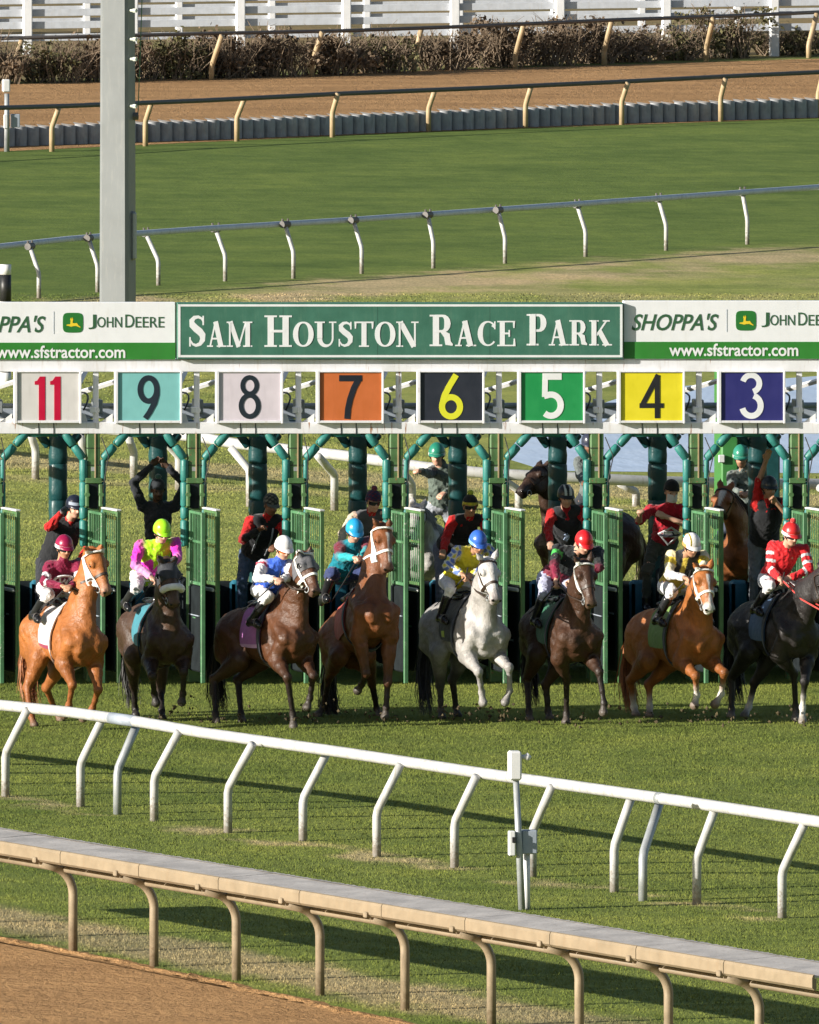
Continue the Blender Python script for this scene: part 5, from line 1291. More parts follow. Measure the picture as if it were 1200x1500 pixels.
# clods of turf thrown up by the hooves
def clods():
    V, F = [], []
    for cx, cy, n, sp_ in ((712, 1042, 40, 30), (655, 1050, 24, 22), (560, 1044, 26, 24), (470, 1048, 18, 20), (428, 1056, 24, 22), (335, 1054, 18, 24), (1030, 1044, 24, 26), (945, 1048, 16, 22), (840, 1054, 24, 24), (268, 1042, 14, 20), (215, 1048, 12, 20), (1168, 1052, 20, 20), (1085, 1050, 12, 18)):
        for i in range(n):
            p = at(random.gauss(cx, sp_), random.gauss(cy, 10), -6.6+random.gauss(0, .5)); p[2] = max(p[2], .03); r = random.uniform(.008, .028); b = len(V)
            for q in ((1, 0, 0), (-1, 0, 0), (0, 1, 0), (0, -1, 0), (0, 0, 1), (0, 0, -1)): V.append(p+A(q)*r*random.uniform(.6, 1.3)+A([random.gauss(0, r*.2) for _ in range(3)]))
            F += [(b+i_, b+j_, b+k_) for i_ in (0, 1) for j_ in (2, 3) for k_ in (4, 5)]
    o = link_mesh('turf_clods', V, F, paint('soil', (.06, .045, .02), .9, .4)); tag(o, 'small clods of turf thrown up by the hooves', 'turf clods', None, 'stuff')
clods()
# ------------------------------------------------------------------ people
SKIN = {'fair': (.58, .33, .23), 'tan': (.44, .235, .14), 'brown': (.20, .095, .055), 'dark': (.07, .035, .022)}
def hand_prims(s, wrist, el, side, curl=1.0, col=0, toward=None):
    """palm, four unequal bent fingers and a thumb leaving the palm's side"""
    d = nrm(wrist-el) if toward is None else nrm(toward)
    sd = nrm(side-d*np.dot(side, d)); n = np.cross(d, sd)
    if n[2] > 0: n = -n          # fingers curl downwards / inwards
    pc = wrist+d*.045
    s.cone(wrist-d*.01, wrist+d*.02, .027, .028, .015, col, n, .75); s.ell(pc+d*.01, (.045, .040, .018), A([d, sd, n]), .012, col)
    for i, (o, l) in enumerate(((-.030, .068), (-.010, .078), (.011, .073), (.031, .058))):
        b = wrist+d*.088+sd*o-n*.0; a1 = .5*curl+.1; a2 = 1.5*curl+.15; a3 = 2.5*curl+.2
        k1 = b+(d*math.cos(a1)+n*math.sin(a1))*l*.48; k2 = k1+(d*math.cos(a2)+n*math.sin(a2))*l*.32; k3 = k2+(d*math.cos(a3)+n*math.sin(a3))*l*.24
        s.chain([b-d*.03, b, k1, k2, k3], [.0105, .0105, .0098, .009, .0075], .006, col)
    tb = wrist+d*.028-sd*.032; t1 = tb+d*.028-sd*.018*(1.2-curl)+n*.018*curl; t2 = t1+(d*.8+sd*.7*curl+n*.3)*.028
    s.chain([tb, t1, t2], [.0135, .0115, .009], .008, col)
def dome(c, R, r, cut=-.15, n=18, m=8, thick=.0):
    """helmet shell: part of an ellipsoid above 'cut' (in units of the height) in frame R (rows: fwd, side, up)"""
    rows = []
    for i in range(m+1):
        ph = math.radians(90)+(math.asin(cut)-math.radians(90))*i/m; row = []
        for j in range(n):
            th = 2*math.pi*j/n; v = A([r[0]*math.cos(ph)*math.cos(th), r[1]*math.cos(ph)*math.sin(th), r[2]*math.sin(ph)]); row.append(c+v@R)
        rows.append(row)
    return np.transpose(A(rows), (1, 0, 2))
def person(sp):
    """sp gives pixel joints; Y is the pelvis depth"""
    P = {}; px = sp['px']; P['pel'] = sp['pel3'] if 'pel3' in sp else at(*px['pel'], sp['Y'])
    jock = sp.get('jockey', False)
    P['nek'] = reach(P['pel'], *px['nek'], sp.get('torso', .50), -1)
    P['hd'] = reach(P['nek'], *px['hd'], .17, -1)
    for sdn in 'RL':
        P['sh'+sdn] = at(*px['sh'+sdn], P['nek'][1]+sp.get('shd'+sdn, .03))
        P['el'+sdn] = reach(P['sh'+sdn], *px['el'+sdn], .29, sp.get('e'+sdn, -1)); P['wr'+sdn] = reach(P['el'+sdn], *px['wr'+sdn], .25, sp.get('w'+sdn, -1))
    side = nrm(P['shL']-P['shR']); axis = nrm(P['nek']-P['pel']); fwd = nrm(np.cross(side, axis)); side = np.cross(axis, fwd)
    yaw = math.radians(sp.get('face', 8)); tilt = math.radians(sp.get('tilt', 12)); hf = A([math.sin(yaw)*math.cos(tilt), -math.cos(yaw)*math.cos(tilt), -math.sin(tilt)])
    hs = nrm(np.cross(A([0, 0, 1.]), hf)); hu = np.cross(hf, hs); R = A([hf, hs, hu])
    if sp.get('lean'): hs = nrm(hs+hu*sp['lean']); hu = np.cross(hf, hs); R = A([hf, hs, hu])
    hc = P['hd']
    if jock:
        H = sp['horse']; lat = H['left']
        P['hipR'], P['hipL'] = P['pel']-lat*.09, P['pel']+lat*.09
        P['knR'] = reach(P['hipR'], *px['knR'], .41, -1); P['anR'] = reach(P['knR'], *px['anR'], .40, 1)
        def mir(q): return q-2*lat*np.dot(q-H['Mid'], lat)
        # keep the near leg outside the saddle
        for q, mn in (('knR', .24), ('anR', .29)):
            w_ = -np.dot(P[q]-H['Mid'], lat)
            if w_ < mn: P[q] = P[q]-lat*(mn-w_)
            if w_ > mn+.12: P[q] = P[q]+lat*(w_-mn-.12)
        P['knL'], P['anL'] = mir(P['knR']), mir(P['anR']); ff = H['f']
    else:
        P['hipR'], P['hipL'] = P['pel']-side*.09, P['pel']+side*.09; ff = A([side[1], -side[0], 0]); ff = ff if ff[1] < 0 else -ff; ff = nrm(ff)
        for sdn, sg in (('R', -1), ('L', 1)):
            if 'kn'+sdn in px: P['kn'+sdn] = reach(P['hip'+sdn], *px['kn'+sdn], .43, -1); P['an'+sdn] = reach(P['kn'+sdn], *px['an'+sdn], .42, 1) if 'an'+sdn in px else P['kn'+sdn]+A([0, .06, -.42])
            else: P['kn'+sdn] = P['hip'+sdn]+A([sg*.03, -.05, -.43]); P['an'+sdn] = P['kn'+sdn]+A([0, .06, -.42])
    P['toR'], P['toL'] = (P['an'+q]+nrm(ff*.9+A([0, 0, -.35 if not jock else -.25]))*.17-A([0, 0, .03]) for q in 'RL')
    pel, nek = P['pel'], P['nek']; Rt = A([fwd, side, axis]); L = np.linalg.norm(nek-pel)
    def tor(u, a, b): return pel+axis*L*u+side*a+fwd*b
    def prims(s, g, what):
        if 'torso' in what:
            s.ell(tor(.04, 0, 0), (.115+g, .155+g, .12+g), Rt, .05, 1); s.cone(tor(.2, 0, 0), tor(.5, 0, .0), .118+g, .125+g, .05, 1, side, 1.22)
            s.ell(tor(.70, 0, .005), (.115+g, .165+g, .16+g), Rt, .05, 1)
            s.cone(P['shR']*.92+nek*.08-axis*.035, P['shL']*.92+nek*.08-axis*.035, .062+g, .062+g, .05, 1)
        if 'arms' in what:
            for q in 'RL':
                e0 = sp.get('sleeve', 1.0)
                s.cone(P['sh'+q]-axis*.02, P['el'+q], .062+g, .046+g, .03, 2 if q == 'R' else 3); 
                wq = P['el'+q]+(P['wr'+q]-P['el'+q])*(.93 if e0 >= 1 else e0)
                if e0 > .05: s.cone(P['el'+q], wq, .046+g, .036+g*1.2, .02, 4 if q == 'R' else 5)
    body = Sdf()
    # skin: one continuous figure
    prims(body, -.006, ('torso',))
    for q in 'RL':
        body.cone(P['sh'+q]-axis*.02, P['el'+q], .052, .040, .03, 0); body.cone(P['el'+q], P['wr'+q], .041, .027, .02, 0)
        dirw = None
        hand_prims(body, P['wr'+q], P['el'+q], side*(1 if q == 'L' else 1), sp.get('curl'+q, sp.get('curl', .9)), 7 if sp.get('gloves') else 0, dirw)
        body.cone(P['hip'+q], P['kn'+q], .080, .052, .05, 0); body.cone(P['kn'+q], P['an'+q], .050, .034, .02, 0); body.cone(P['an'+q]-A([0, 0, .03]), P['to'+q], .036, .028, .02, 0)
    body.cone(nek-axis*.05, hc-hu*.04-hf*.02, .060, .052, .03, 0)
    body.ell(hc+hu*.045-hf*.012, (.096, .077, .098), R, .02, 0)          # cranium
    body.ell(hc-hu*.03+hf*.022, (.072, .060, .080), R, .025, 0)          # face
    body.ell(hc-hu*.082+hf*.050, (.034, .034, .026), R, .02, 0)          # chin
    for sg in (-1, 1):
        body.ell(hc-hu*.03+hf*.055+hs*sg*.036, (.024, .020, .018), R, .015, 0); body.ell(hc-hu*.005-hf*.01+hs*sg*.077, (.018, .010, .030), R, .008, 0)   # cheekbone, ear
    body.cone(hc+hu*.020+hf*.084, hc-hu*.022+hf*.104, .010, .015, .010, 0); body.ell(hc-hu*.024+hf*.092, (.014, .019, .011), R, .008, 0)
    body.ell(hc+hu*.028+hf*.075, (.016, .052, .011), R, .012, 6)         # brow
    body.ell(hc-hu*.053+hf*.079, (.011, .026, .009), R, .006, 8)         # lips
    sk = SKIN[sp.get('skin', 'fair')]; lip = A(sk)*A([.75, .5, .5])
    V, F = body.mesh(sp.get('vox', .0095))
    Cb = body.colour(V, {0: sk, 1: sk, 6: tuple(A(sk)*.55), 7: sp.get('gloves') or sk, 8: tuple(lip)}, .006)
    root = empty('person', (pel[0], pel[1], min(P['anR'][2], P['anL'][2])-.06), sp['label'], 'person', sp.get('group'))
    link_mesh('body', V, F, M['skin'], root, True, Cb)
    for sg in (-1, 1):
        e = Sdf().ell(hc+hu*.008+hf*.070+hs*sg*.032, (.010, .016, .010), R, .01); Ve, Fe = e.mesh(.005); link_mesh('eye', Ve, Fe, M['eye'], root, True)
    # ---- garments
    pal = {1: sp['torso_c'], 2: sp['armR'] if 'armR' in sp else sp.get('arm_c', sp['torso_c']), 3: sp.get('armL', sp.get('arm_c', sp['torso_c'])), 4: sp.get('forearm_c', sp.get('arm_c', sp['torso_c'])), 5: sp.get('forearm_c', sp.get('arm_c', sp['torso_c']))}
    top = Sdf(); prims(top, .012, ('torso', 'arms')); top.cone(nek-axis*.03, nek+(hc-nek)*.30, .072, .064, .03, 1)
    for q in 'RL':   # cloth folds at shoulder and elbow
        a, b = P['sh'+q], P['el'+q]
        for k in range(3):
            w = nrm(A([random.gauss(0, 1) for _ in range(3)])); c = a+(b-a)*random.uniform(.25, .95); top.cone(c+w*.055, c+w*.02+(b-a)*.12, .012, .018, .03, 2 if q == 'R' else 3)
    for k in range(7 if sp.get('vest_c') is None else 0):
        th = random.uniform(-1.2, 1.2); c = tor(random.uniform(.15, .8), .15*math.sin(th), .12*math.cos(th)); w = nrm(side*random.gauss(0, 1)+axis*random.gauss(0, .5)); top.cone(c-w*.05, c+w*.05, .012, .016, .03, 1)
    Vt, Ft = top.mesh(.0105); rs_ = int(abs(pel[0])*977) % 991; Vt = Vt+vnormals(Vt, Ft)*(relief(Vt, .17, .0062, rs_)+relief(Vt, .075, .003, rs_+1))[:, None]; Ct = top.colour(Vt, pal, .008)
    u = ((Vt-pel)@axis)/L; a_ = (Vt-pel)@side; b_ = (Vt-pel)@fwd
    arm = {q: (np.linalg.norm(np.cross(Vt-P['sh'+q], nrm(P['el'+q]-P['sh'+q])), axis=1), ((Vt-P['sh'+q])@nrm(P['el'+q]-P['sh'+q]))/np.linalg.norm(P['el'+q]-P['sh'+q]), ((Vt-P['el'+q])@nrm(P['wr'+q]-P['el'+q]))/np.linalg.norm(P['wr'+q]-P['el'+q])) for q in 'RL'}
    isarm = np.argmin(np.stack([top.d1(q, Vt) for q in top.p], 1), 1); pc = A([q[6] for q in top.p])[isarm]; isarm = pc >= 2
    if 'pattern' in sp: sp['pattern'](Ct, dict(u=u, a=a_, b=b_, arm=arm, isarm=isarm, V=Vt, pc=pc))
    tn = sp.get('top_name', 'silk_shirt' if jock else 'shirt')
    tobj = link_mesh(tn, Vt, Ft, M['silk'] if jock else M['cloth'], root, True, np.clip(Ct, 0, 1))
    if sp.get('emblem'): sp['emblem'](tobj, tor, fwd, side, axis)
    # breeches / trousers and boots
    pants = Sdf(); pants.ell(tor(.02, 0, 0), (.125, .165, .12), Rt, .05, 1); boot_t = .32 if jock else .8
    for q in 'RL':
        pants.cone(P['hip'+q], P['kn'+q], .098, .068, .05, 1); e_ = P['kn'+q]+(P['an'+q]-P['kn'+q])*(boot_t+.05); pants.cone(P['kn'+q], e_, .066, .052 if jock else .058, .03, 1)
        for k in range(2): c = P['kn'+q]+A([random.gauss(0, .04) for _ in range(3)]); pants.cone(c, c+(P['hip'+q]-P['kn'+q])*.25, .02, .03, .04, 1)
    Vp, Fp = pants.mesh(.012); Vp = Vp+vnormals(Vp, Fp)*(relief(Vp, .16, .006, rs_+2)+relief(Vp, .07, .0025, rs_+3))[:, None]; link_mesh('breeches' if jock else 'trousers', Vp, Fp, M['cloth'], root, True, np.tile(A(sp['pants_c']), (len(Vp), 1)))
    for q in 'RL':
        bt = Sdf(); a = P['kn'+q]+(P['an'+q]-P['kn'+q])*boot_t; bt.chain([a, P['an'+q]-A([0, 0, .02]), P['an'+q]*.35+P['to'+q]*.65, P['to'+q]], [.060 if jock else .058, .046, .044, .036], .02, 1)
        hl = P['an'+q]-nrm(ff)*.045-A([0, 0, .045]); bt.cone(P['an'+q], hl, .044, .036, .02, 1)
        Vb, Fb = bt.mesh(.012); link_mesh('boot', Vb, Fb, M['boot'] if not sp.get('boot_m') else sp['boot_m'], root, True)
        if jock:   # stirrup iron under the ball of the foot
            c = P['an'+q]*.3+P['to'+q]*.7-A([0, 0, .045]); lp = [c+lat*.048*math.cos(t)+A([0, 0, .055+.058*math.sin(t)]) for t in np.linspace(0, 2*math.pi, 14)[:-1]]
            MB().tube(lp, .006, 6, closed=True).build('stirrup', M['dark_rail'], root, True)
    # vest
    if sp.get('vest_c') is not None:
        vs = Sdf(); vs.cone(tor(.16, 0, 0), tor(.5, 0, .0), .150, .158, .05, 1, side, 1.22); vs.ell(tor(.66, 0, .005), (.152, .200, .180), Rt, .05, 1)
        vs.cone(P['shR']*.6+nek*.4-axis*.03, P['shL']*.6+nek*.4-axis*.03, .086, .086, .04, 1)
        Vv, Fv = vs.mesh(.0115); Vv = Vv+vnormals(Vv, Fv)*np.maximum(relief(Vv, .14, .005, rs_+4), -.004)[:, None]; vo = link_mesh('vest', Vv, Fv, M['cloth'], root, True, np.tile(A(sp['vest_c']), (len(Vv), 1)))
        if sp.get('vest_mark'):
            mk = MB()
            for lo, hi in sp['vest_mark']:
                pass
        if sp.get('harness'):
            for sg in (-1, 1):
                Q = [tor(.92, sg*.07, .13), tor(.7, sg*.085, .165), tor(.45, sg*.09, .155), tor(.25, sg*.085, .15)]; MB().tube(Q, .012, 6, flat=.5).build('strap', fabric((.35, .37, .42), .7, 'strap'), vo, True)
    # ---- headgear
    hg = sp.get('hat', 'helmet'); hc2 = hc+hu*.045-hf*.010
    if hg == 'helmet':
        hcol = sp['hat_c']; hm = fabric(hcol, .3, 'helmet_cover', 0, .25) if not sp.get('hat_mat') else sp['hat_mat']
        g = MB().grid(dome(hc2, R, (.126, .104, .128), -.22), True); ho = smooth_obj(g.build('helmet', hm, root))
        # peak
        pk = []; 
        for t in np.linspace(-62, 62, 13):
            t = math.radians(t); e0 = A([.124*math.cos(t), .103*math.sin(t), .012]); e1 = A([.124*math.cos(t)+.055*math.cos(t)**.7, .103*math.sin(t)*1.02, -.012]); e2 = e1-A([.0, 0, .008]); e3 = A([.118*math.cos(t), .098*math.sin(t), -.004])
            pk.append([hc2+e@R for e in (e0, e1, e2, e3)])
        smooth_obj(MB().grid(pk).build('peak', fabric(sp.get('peak_c', hcol), .35, 'peak', 0, .2), ho))
        if sp.get('band_c'):
            bd = []
            for t in np.linspace(0, 2*math.pi, 29)[:-1]: bd.append([hc2+A([.1275*math.cos(t), .1055*math.sin(t), z])@R for z in (-.028, .012)])
            smooth_obj(MB().grid(bd, True).build('helmet_band', fabric(sp['band_c'], .5, 'band', 0), ho))
        if sp.get('stripe_c'):
            for an in sp.get('stripe_a', (0,)):
                st = []
                for t in np.linspace(8, 150, 14):
                    t = math.radians(t); row = []
                    for w in (-.016, .016): v = A([.1285*math.cos(t), w+an, .1305*math.sin(t)*math.sqrt(max(.1, 1-(an/.104)**2))]); v[0] *= math.sqrt(max(.1, 1-(an/.104)**2)); row.append(hc2+v@R)
                    st.append(row)
                smooth_obj(MB().grid(st).build('helmet_stripe', fabric(sp['stripe_c'], .5, 'stripe', 0), ho))
        if sp.get('pompom'):
            pe = Sdf().ell(hc2+hu*.145, (.036, .036, .034), R, .02); Vq, Fq = pe.mesh(.01); link_mesh('pompom', Vq, Fq, fabric(sp['pompom'], .9, 'pompom', .5, 1.), ho, True)
        ch = [hc2+A([.02, sg*.098, -.03])@R if i in (0, 2) else hc-hu*.112+hf*.055 for i, sg in enumerate((-1, 0, 1))]
        MB().tube([ch[0], ch[0]*.5+ch[1]*.5-hu*.01, ch[1], ch[2]*.5+ch[1]*.5-hu*.01, ch[2]], .007, 5).build('chin_strap', M['black'], root)
    else:
        bn = Sdf(); bn.ell(hc2+hu*.012, (.112, .092, .105), R, .03); 
        if hg == 'beanie': bn.ell(hc2-hu*.02, (.114, .095, .05), R, .02)
        Vq, Fq = bn.mesh(.01); keep = None
        zz = (Vq-hc2)@hu; mfr = ((Vq-hc2)@hf); Fq = Fq[((zz[Fq] > -.045+.0*mfr[Fq]).all(1)) & ~(((mfr[Fq] > .03) & (zz[Fq] < -.005)).any(1))]
        hcols = np.tile(A(sp['hat_c']), (len(Vq), 1))
        if sp.get('band_c'): hcols[(zz < .028)] = sp['band_c']
        if sp.get('hat_mottle'): mm = np.sin(Vq[:, 0]*90)*np.sin(Vq[:, 2]*110+Vq[:, 1]*60) > .2; hcols[mm] = sp['hat_mottle']
        ho = link_mesh('beanie' if hg == 'beanie' else 'cap', Vq, Fq, M['cloth'], root, True, hcols)
        if sp.get('pompom'):
            pe = Sdf().ell(hc2+hu*.135, (.040, .040, .036), R, .02); Vq, Fq = pe.mesh(.01); link_mesh('pompom', Vq, Fq, fabric(sp['pompom'], .9, 'pompom', .5, 1.), ho, True)
        if hg == 'cap':
            pk = []
            for t in np.linspace(-65, 65, 11):
                t = math.radians(t); e0 = A([.108*math.cos(t), .09*math.sin(t), .005]); e1 = A([.110*math.cos(t)+.065*math.cos(t)**.6, .09*math.sin(t), -.016]); pk.append([hc2+e0@R, hc2+e1@R, hc2+(e1-A([0, 0, .006]))@R, hc2+(e0-A([0, 0, .006]))@R])
            smooth_obj(MB().grid(pk).build('peak', fabric(sp.get('peak_c', sp['hat_c']), .7, 'peak'), ho))
    if sp.get('goggles'):
        gl = []
        for t in np.linspace(-72, 72, 15):
            t = math.radians(t); gl.append([hc+A([.096*math.cos(t)+.006, .078*math.sin(t), z])@R for z in (-.014, -.006, .022, .030)])
        smooth_obj(MB().grid(gl).build('goggles', sp['goggles'], root))
        if sp.get('hat_goggles'): pass
    if sp.get('hat_goggles'):
        gl = []
        for t in np.linspace(-70, 70, 13):
            t = math.radians(t); gl.append([hc2+A([.134*math.cos(t), .112*math.sin(t), z])@R for z in (.018, .026, .050, .056)])
        smooth_obj(MB().grid(gl).build('raised_goggles', fabric(sp['hat_goggles'], .25, 'raised_goggles', 0, .1), ho))
    if sp.get('mask'):
        mk = []
        for t in np.linspace(-70, 70, 11):
            t = math.radians(t); bul = .022*math.cos(t)**2; mk.append([hc+A([(.088+bul*w)*math.cos(t)+.006, .070*math.sin(t), z])@R for z, w in ((-.105, .2), (-.075, .8), (-.045, 1.1), (-.015, .9), (-.002, .3))])
        smooth_obj(MB().grid(mk).build('mask', fabric(sp['mask'], .9, 'mask'), root))
    if sp.get('hair'):
        hr = Sdf().ell(hc2-hf*.03-hu*.03, (.085, .084, .085), R, .02); Vq, Fq = hr.mesh(.011); link_mesh('hair', Vq, Fq, fabric(sp['hair'], .7, 'hair_mass'), root, True)
    if jock:
        whip_h = P['wrR']+nrm(P['wrR']-P['elR'])*.08
        if sp.get('whip', True): MB().tube([whip_h+A([.02, -.02, .10]), whip_h, whip_h-H['f']*.25+A([-.10, 0, -.22]), whip_h-H['f']*.45+A([-.17, 0, -.36])], [.008, .010, .007, .005], 6).build('whip', M['black'], root)
        hands = [P['wr'+q]+nrm(P['wr'+q]-P['el'+q])*.075 for q in 'RL']
        reins(H, hands, fabric((.50, .03, .02), .6, 'red_rein') if sp.get('red_reins') else M['leather'])
    return P, root

def seat(k, pxy):
    """point above the saddle on the sight line of the pelvis pixel, in the horse's plane of symmetry"""
    H = HS[k]; best = None
    for Y in np.linspace(H['Mid'][1]-1.2, H['Mid'][1]+1.2, 400):
        q = at(*pxy, Y); e_ = abs(np.dot(q-H['Mid'], H['left']))
        x = np.dot(q-H['Mid'], H['f'])
        c = e_+max(0, -.32-x)*1.0+max(0, x-.10)*1.0
        if best is None or c < best[0]: best = (c, q, x)
    return best[1]
def stripes(col, lo, hi, q='RL', fore=False):
    def f(C, d):
        for s_ in q:
            m = d['isarm'] & (d['arm'][s_][2 if fore else 1] > lo) & (d['arm'][s_][2 if fore else 1] < hi) & (d['arm'][s_][0] < .11 if not fore else True); m &= (d['a'] < 0) if s_ == 'R' else (d['a'] > 0); C[m] = col
    return f
def pat_multi(*fs):
    def f(C, d):
        for q in fs: q(C, d)
    return f
def checks(c1, c2, arms=True, sc=16):
    def f(C, d):
        V = d['V']; a = np.sin(V[:, 0]*sc*3.1+np.sin(V[:, 2]*40))*np.sin(V[:, 2]*sc*3.3+np.sin(V[:, 0]*37)); m = d['isarm'] if arms else ~d['isarm']; C[m & (a > .12)] = c1; C[m & (a < -.45)] = c2
    return f
def badge_w(tobj, tor, fwd, side, axis):
    c = tor(.80, .015, .160); e1, e2 = side, axis; mk = lambda u, v, d: c+e1*u+e2*v+fwd*(d+.014-.9*(u*u))
    ring = [(.115*math.cos(t), .105*math.sin(t)) for t in np.linspace(0, 2*math.pi, 25)[:-1]]
    m = MB(); m.ribbon(ring, .026, .012, .0, mk, True); m.ribbon([(-.062, .05), (-.03, -.048), (0, .03), (.03, -.048), (.062, .05)], .024, .013, .0, mk)
    m.build('chest_emblem', fabric((.62, .62, .64), .6, 'emblem_white'), tobj)
def diamond(tobj, tor, fwd, side, axis):
    c = tor(.44, .01, .168); mk = lambda u, v, d: c+side*u+axis*v+fwd*(d+.02-1.0*u*u)
    m = MB(); m.ribbon([(0, .15), (.135, .02), (0, -.15), (-.135, .02)], .020, .010, .0, mk, True); m.ribbon([(-.085, .03), (.085, .03)], .10, .012, .0, mk); m.build('shirt_print', fabric((.62, .62, .66), .7, 'print_white'), tobj)
    MB().ribbon([(-.13, .015), (-.02, .01), (.12, .022)], .03, .016, .013, mk).build('print_bar', fabric((.03, .03, .07), .7, 'print_dark'), tobj)
    MB().ribbon([(.02, .08), (.05, .03), (.01, .01)], .018, .017, .013, mk).build('print_bar', fabric((.03, .03, .07), .7, 'print_dark'), tobj)
JG = 'jockeys riding the racehorses'
W_ = (.70, .69, .70)
def jockey(k, **sp):
    sp.update(jockey=True, horse=HS[k], group=JG, pel3=seat(k, sp['px']['pel'])); sp.setdefault('pants_c', W_); return person(sp)
MAR = (.21, .008, .045)
jockey('11', label='jockey in maroon silks and cap on the bright chestnut horse', px=dict(pel=(76, 862), nek=(92, 826), hd=(94, 804), shR=(73, 829), shL=(114, 826), elR=(65, 853), elL=(117, 851), wrR=(90, 858), wrL=(104, 858), knR=(84, 871), anR=(72, 899)),
       torso_c=MAR, arm_c=MAR, pattern=pat_multi(stripes(W_, .55, .78), stripes(W_, .1, .22, 'RL', True)), emblem=badge_w, hat_c=(.27, .008, .055), peak_c=(.27, .008, .055), band_c=W_, goggles=M['lens'], skin='tan', face=14, tilt=14)
LIME = (.36, .72, .01); PINK = (.72, .03, .42)
def tri(C, d): m = ~d['isarm'] & (d['u'] < .42+.25*np.abs(np.sin(d['a']*22))) & (d['u'] > .20); C[m] = PINK
jockey('9', label='jockey in lime green and pink silks with lime cap', px=dict(pel=(212, 845), nek=(236, 797), hd=(237, 781), shR=(206, 797), shL=(258, 793), elR=(198, 828), elL=(260, 817), wrR=(220, 844), wrL=(240, 842), knR=(210, 860), anR=(203, 882)),
       torso_c=LIME, arm_c=PINK, forearm_c=(.68, .30, .55), pattern=pat_multi(tri), hat_c=(.33, .72, .02), goggles=M['lens'], face=12, tilt=22)
BLUE = (.03, .10, .50)
jockey('8', label='jockey in blue vest silks with white sleeves and white cap', px=dict(pel=(388, 865), nek=(409, 823), hd=(415, 805), shR=(385, 826), shL=(427, 826), elR=(377, 847), elL=(425, 845), wrR=(401, 848), wrL=(413, 849), knR=(397, 874), anR=(374, 908)),
       torso_c=BLUE, arm_c=W_, forearm_c=W_, pattern=pat_multi(stripes((.55, .06, .10), .05, .2, 'R')), hat_c=(.72, .72, .74), goggles=M['lens_orange'], face=20, tilt=22)
TEAL = (.0, .18, .24)
jockey('7', label='jockey in teal silks with maroon sleeves and bright blue cap', px=dict(pel=(497, 843), nek=(518, 795), hd=(519, 780), shR=(499, 799), shL=(540, 792), elR=(497, 815), elL=(537, 807), wrR=(518, 817), wrL=(528, 816), knR=(512, 838), anR=(497, 876)),
       torso_c=TEAL, arm_c=(.16, .015, .03), forearm_c=(.02, .38, .42), hat_c=(.02, .30, .60), pants_c=(.03, .045, .13), face=10, tilt=26, goggles=M['lens'])
YEL = (.68, .56, .02)
jockey('6', label='jockey in yellow silks with blue checked sleeves on the pale grey horse', px=dict(pel=(664, 852), nek=(695, 809), hd=(700, 797), shR=(671, 806), shL=(717, 803), elR=(655, 829), elL=(716, 829), wrR=(676, 840), wrL=(692, 842), knR=(677, 862), anR=(652, 902)),
       torso_c=YEL, arm_c=(.60, .60, .50), pattern=checks((.10, .17, .45), (.60, .50, .03)), hat_c=(.035, .12, .50), band_c=(.20, .45, .70), face=10, tilt=26, goggles=M['lens'], skin='tan')
jockey('5', label='jockey in black and dark red silks with red cap', px=dict(pel=(808, 848), nek=(846, 808), hd=(855, 797), shR=(818, 803), shL=(878, 806), elR=(812, 827), elL=(878, 832), wrR=(816, 848), wrL=(842, 850), knR=(812, 868), anR=(790, 907)),
       torso_c=(.016, .020, .022), arm_c=(.016, .020, .022), forearm_c=(.20, .012, .04), pattern=pat_multi(stripes((.06, .45, .08), .25, .45, 'R'), lambda C, d: C.__setitem__(~d['isarm'] & (d['u'] < .42), (.16, .01, .03))), hat_c=(.62, .015, .02), pants_c=(.42, .43, .58), face=14, tilt=28)
def vest4(C, d): C[~d['isarm'] & (d['u'] > .45) & (np.abs(d['a']) > .03)] = (.02, .022, .022)
jockey('4', label='jockey in black vest silks with cream and yellow sleeves on the white blazed chestnut', px=dict(pel=(984, 860), nek=(1004, 812), hd=(1013, 801), shR=(984, 812), shL=(1032, 813), elR=(980, 842), elL=(1032, 838), wrR=(1002, 846), wrL=(1016, 848), knR=(986, 866), anR=(962, 906)),
       torso_c=(.55, .42, .06), arm_c=(.66, .60, .42), forearm_c=(.68, .67, .66), pattern=pat_multi(vest4, stripes((.60, .45, .04), .2, .5)), hat_c=(.70, .69, .68), stripe_c=(.68, .50, .05), stripe_a=(-.045,), band_c=(.62, .30, .10), face=12, tilt=24, goggles=M['lens'], skin='tan')
RED = (.58, .014, .02)
jockey('3', label='jockey in red silks with white diamond sleeves and red pompom cap', px=dict(pel=(1131, 850), nek=(1155, 797), hd=(1159, 785), shR=(1133, 798), shL=(1179, 803), elR=(1128, 833), elL=(1186, 835), wrR=(1142, 846), wrL=(1160, 846), knR=(1130, 858), anR=(1108, 890)),
       torso_c=RED, arm_c=RED, pattern=pat_multi(stripes(W_, .3, .42), stripes(W_, .62, .74), stripes(W_, .2, .35, 'RL', True)), hat_c=(.50, .02, .02), pompom=(.50, .02, .02), band_c=W_, goggles=M['lens'], face=20, tilt=18, red_reins=True)
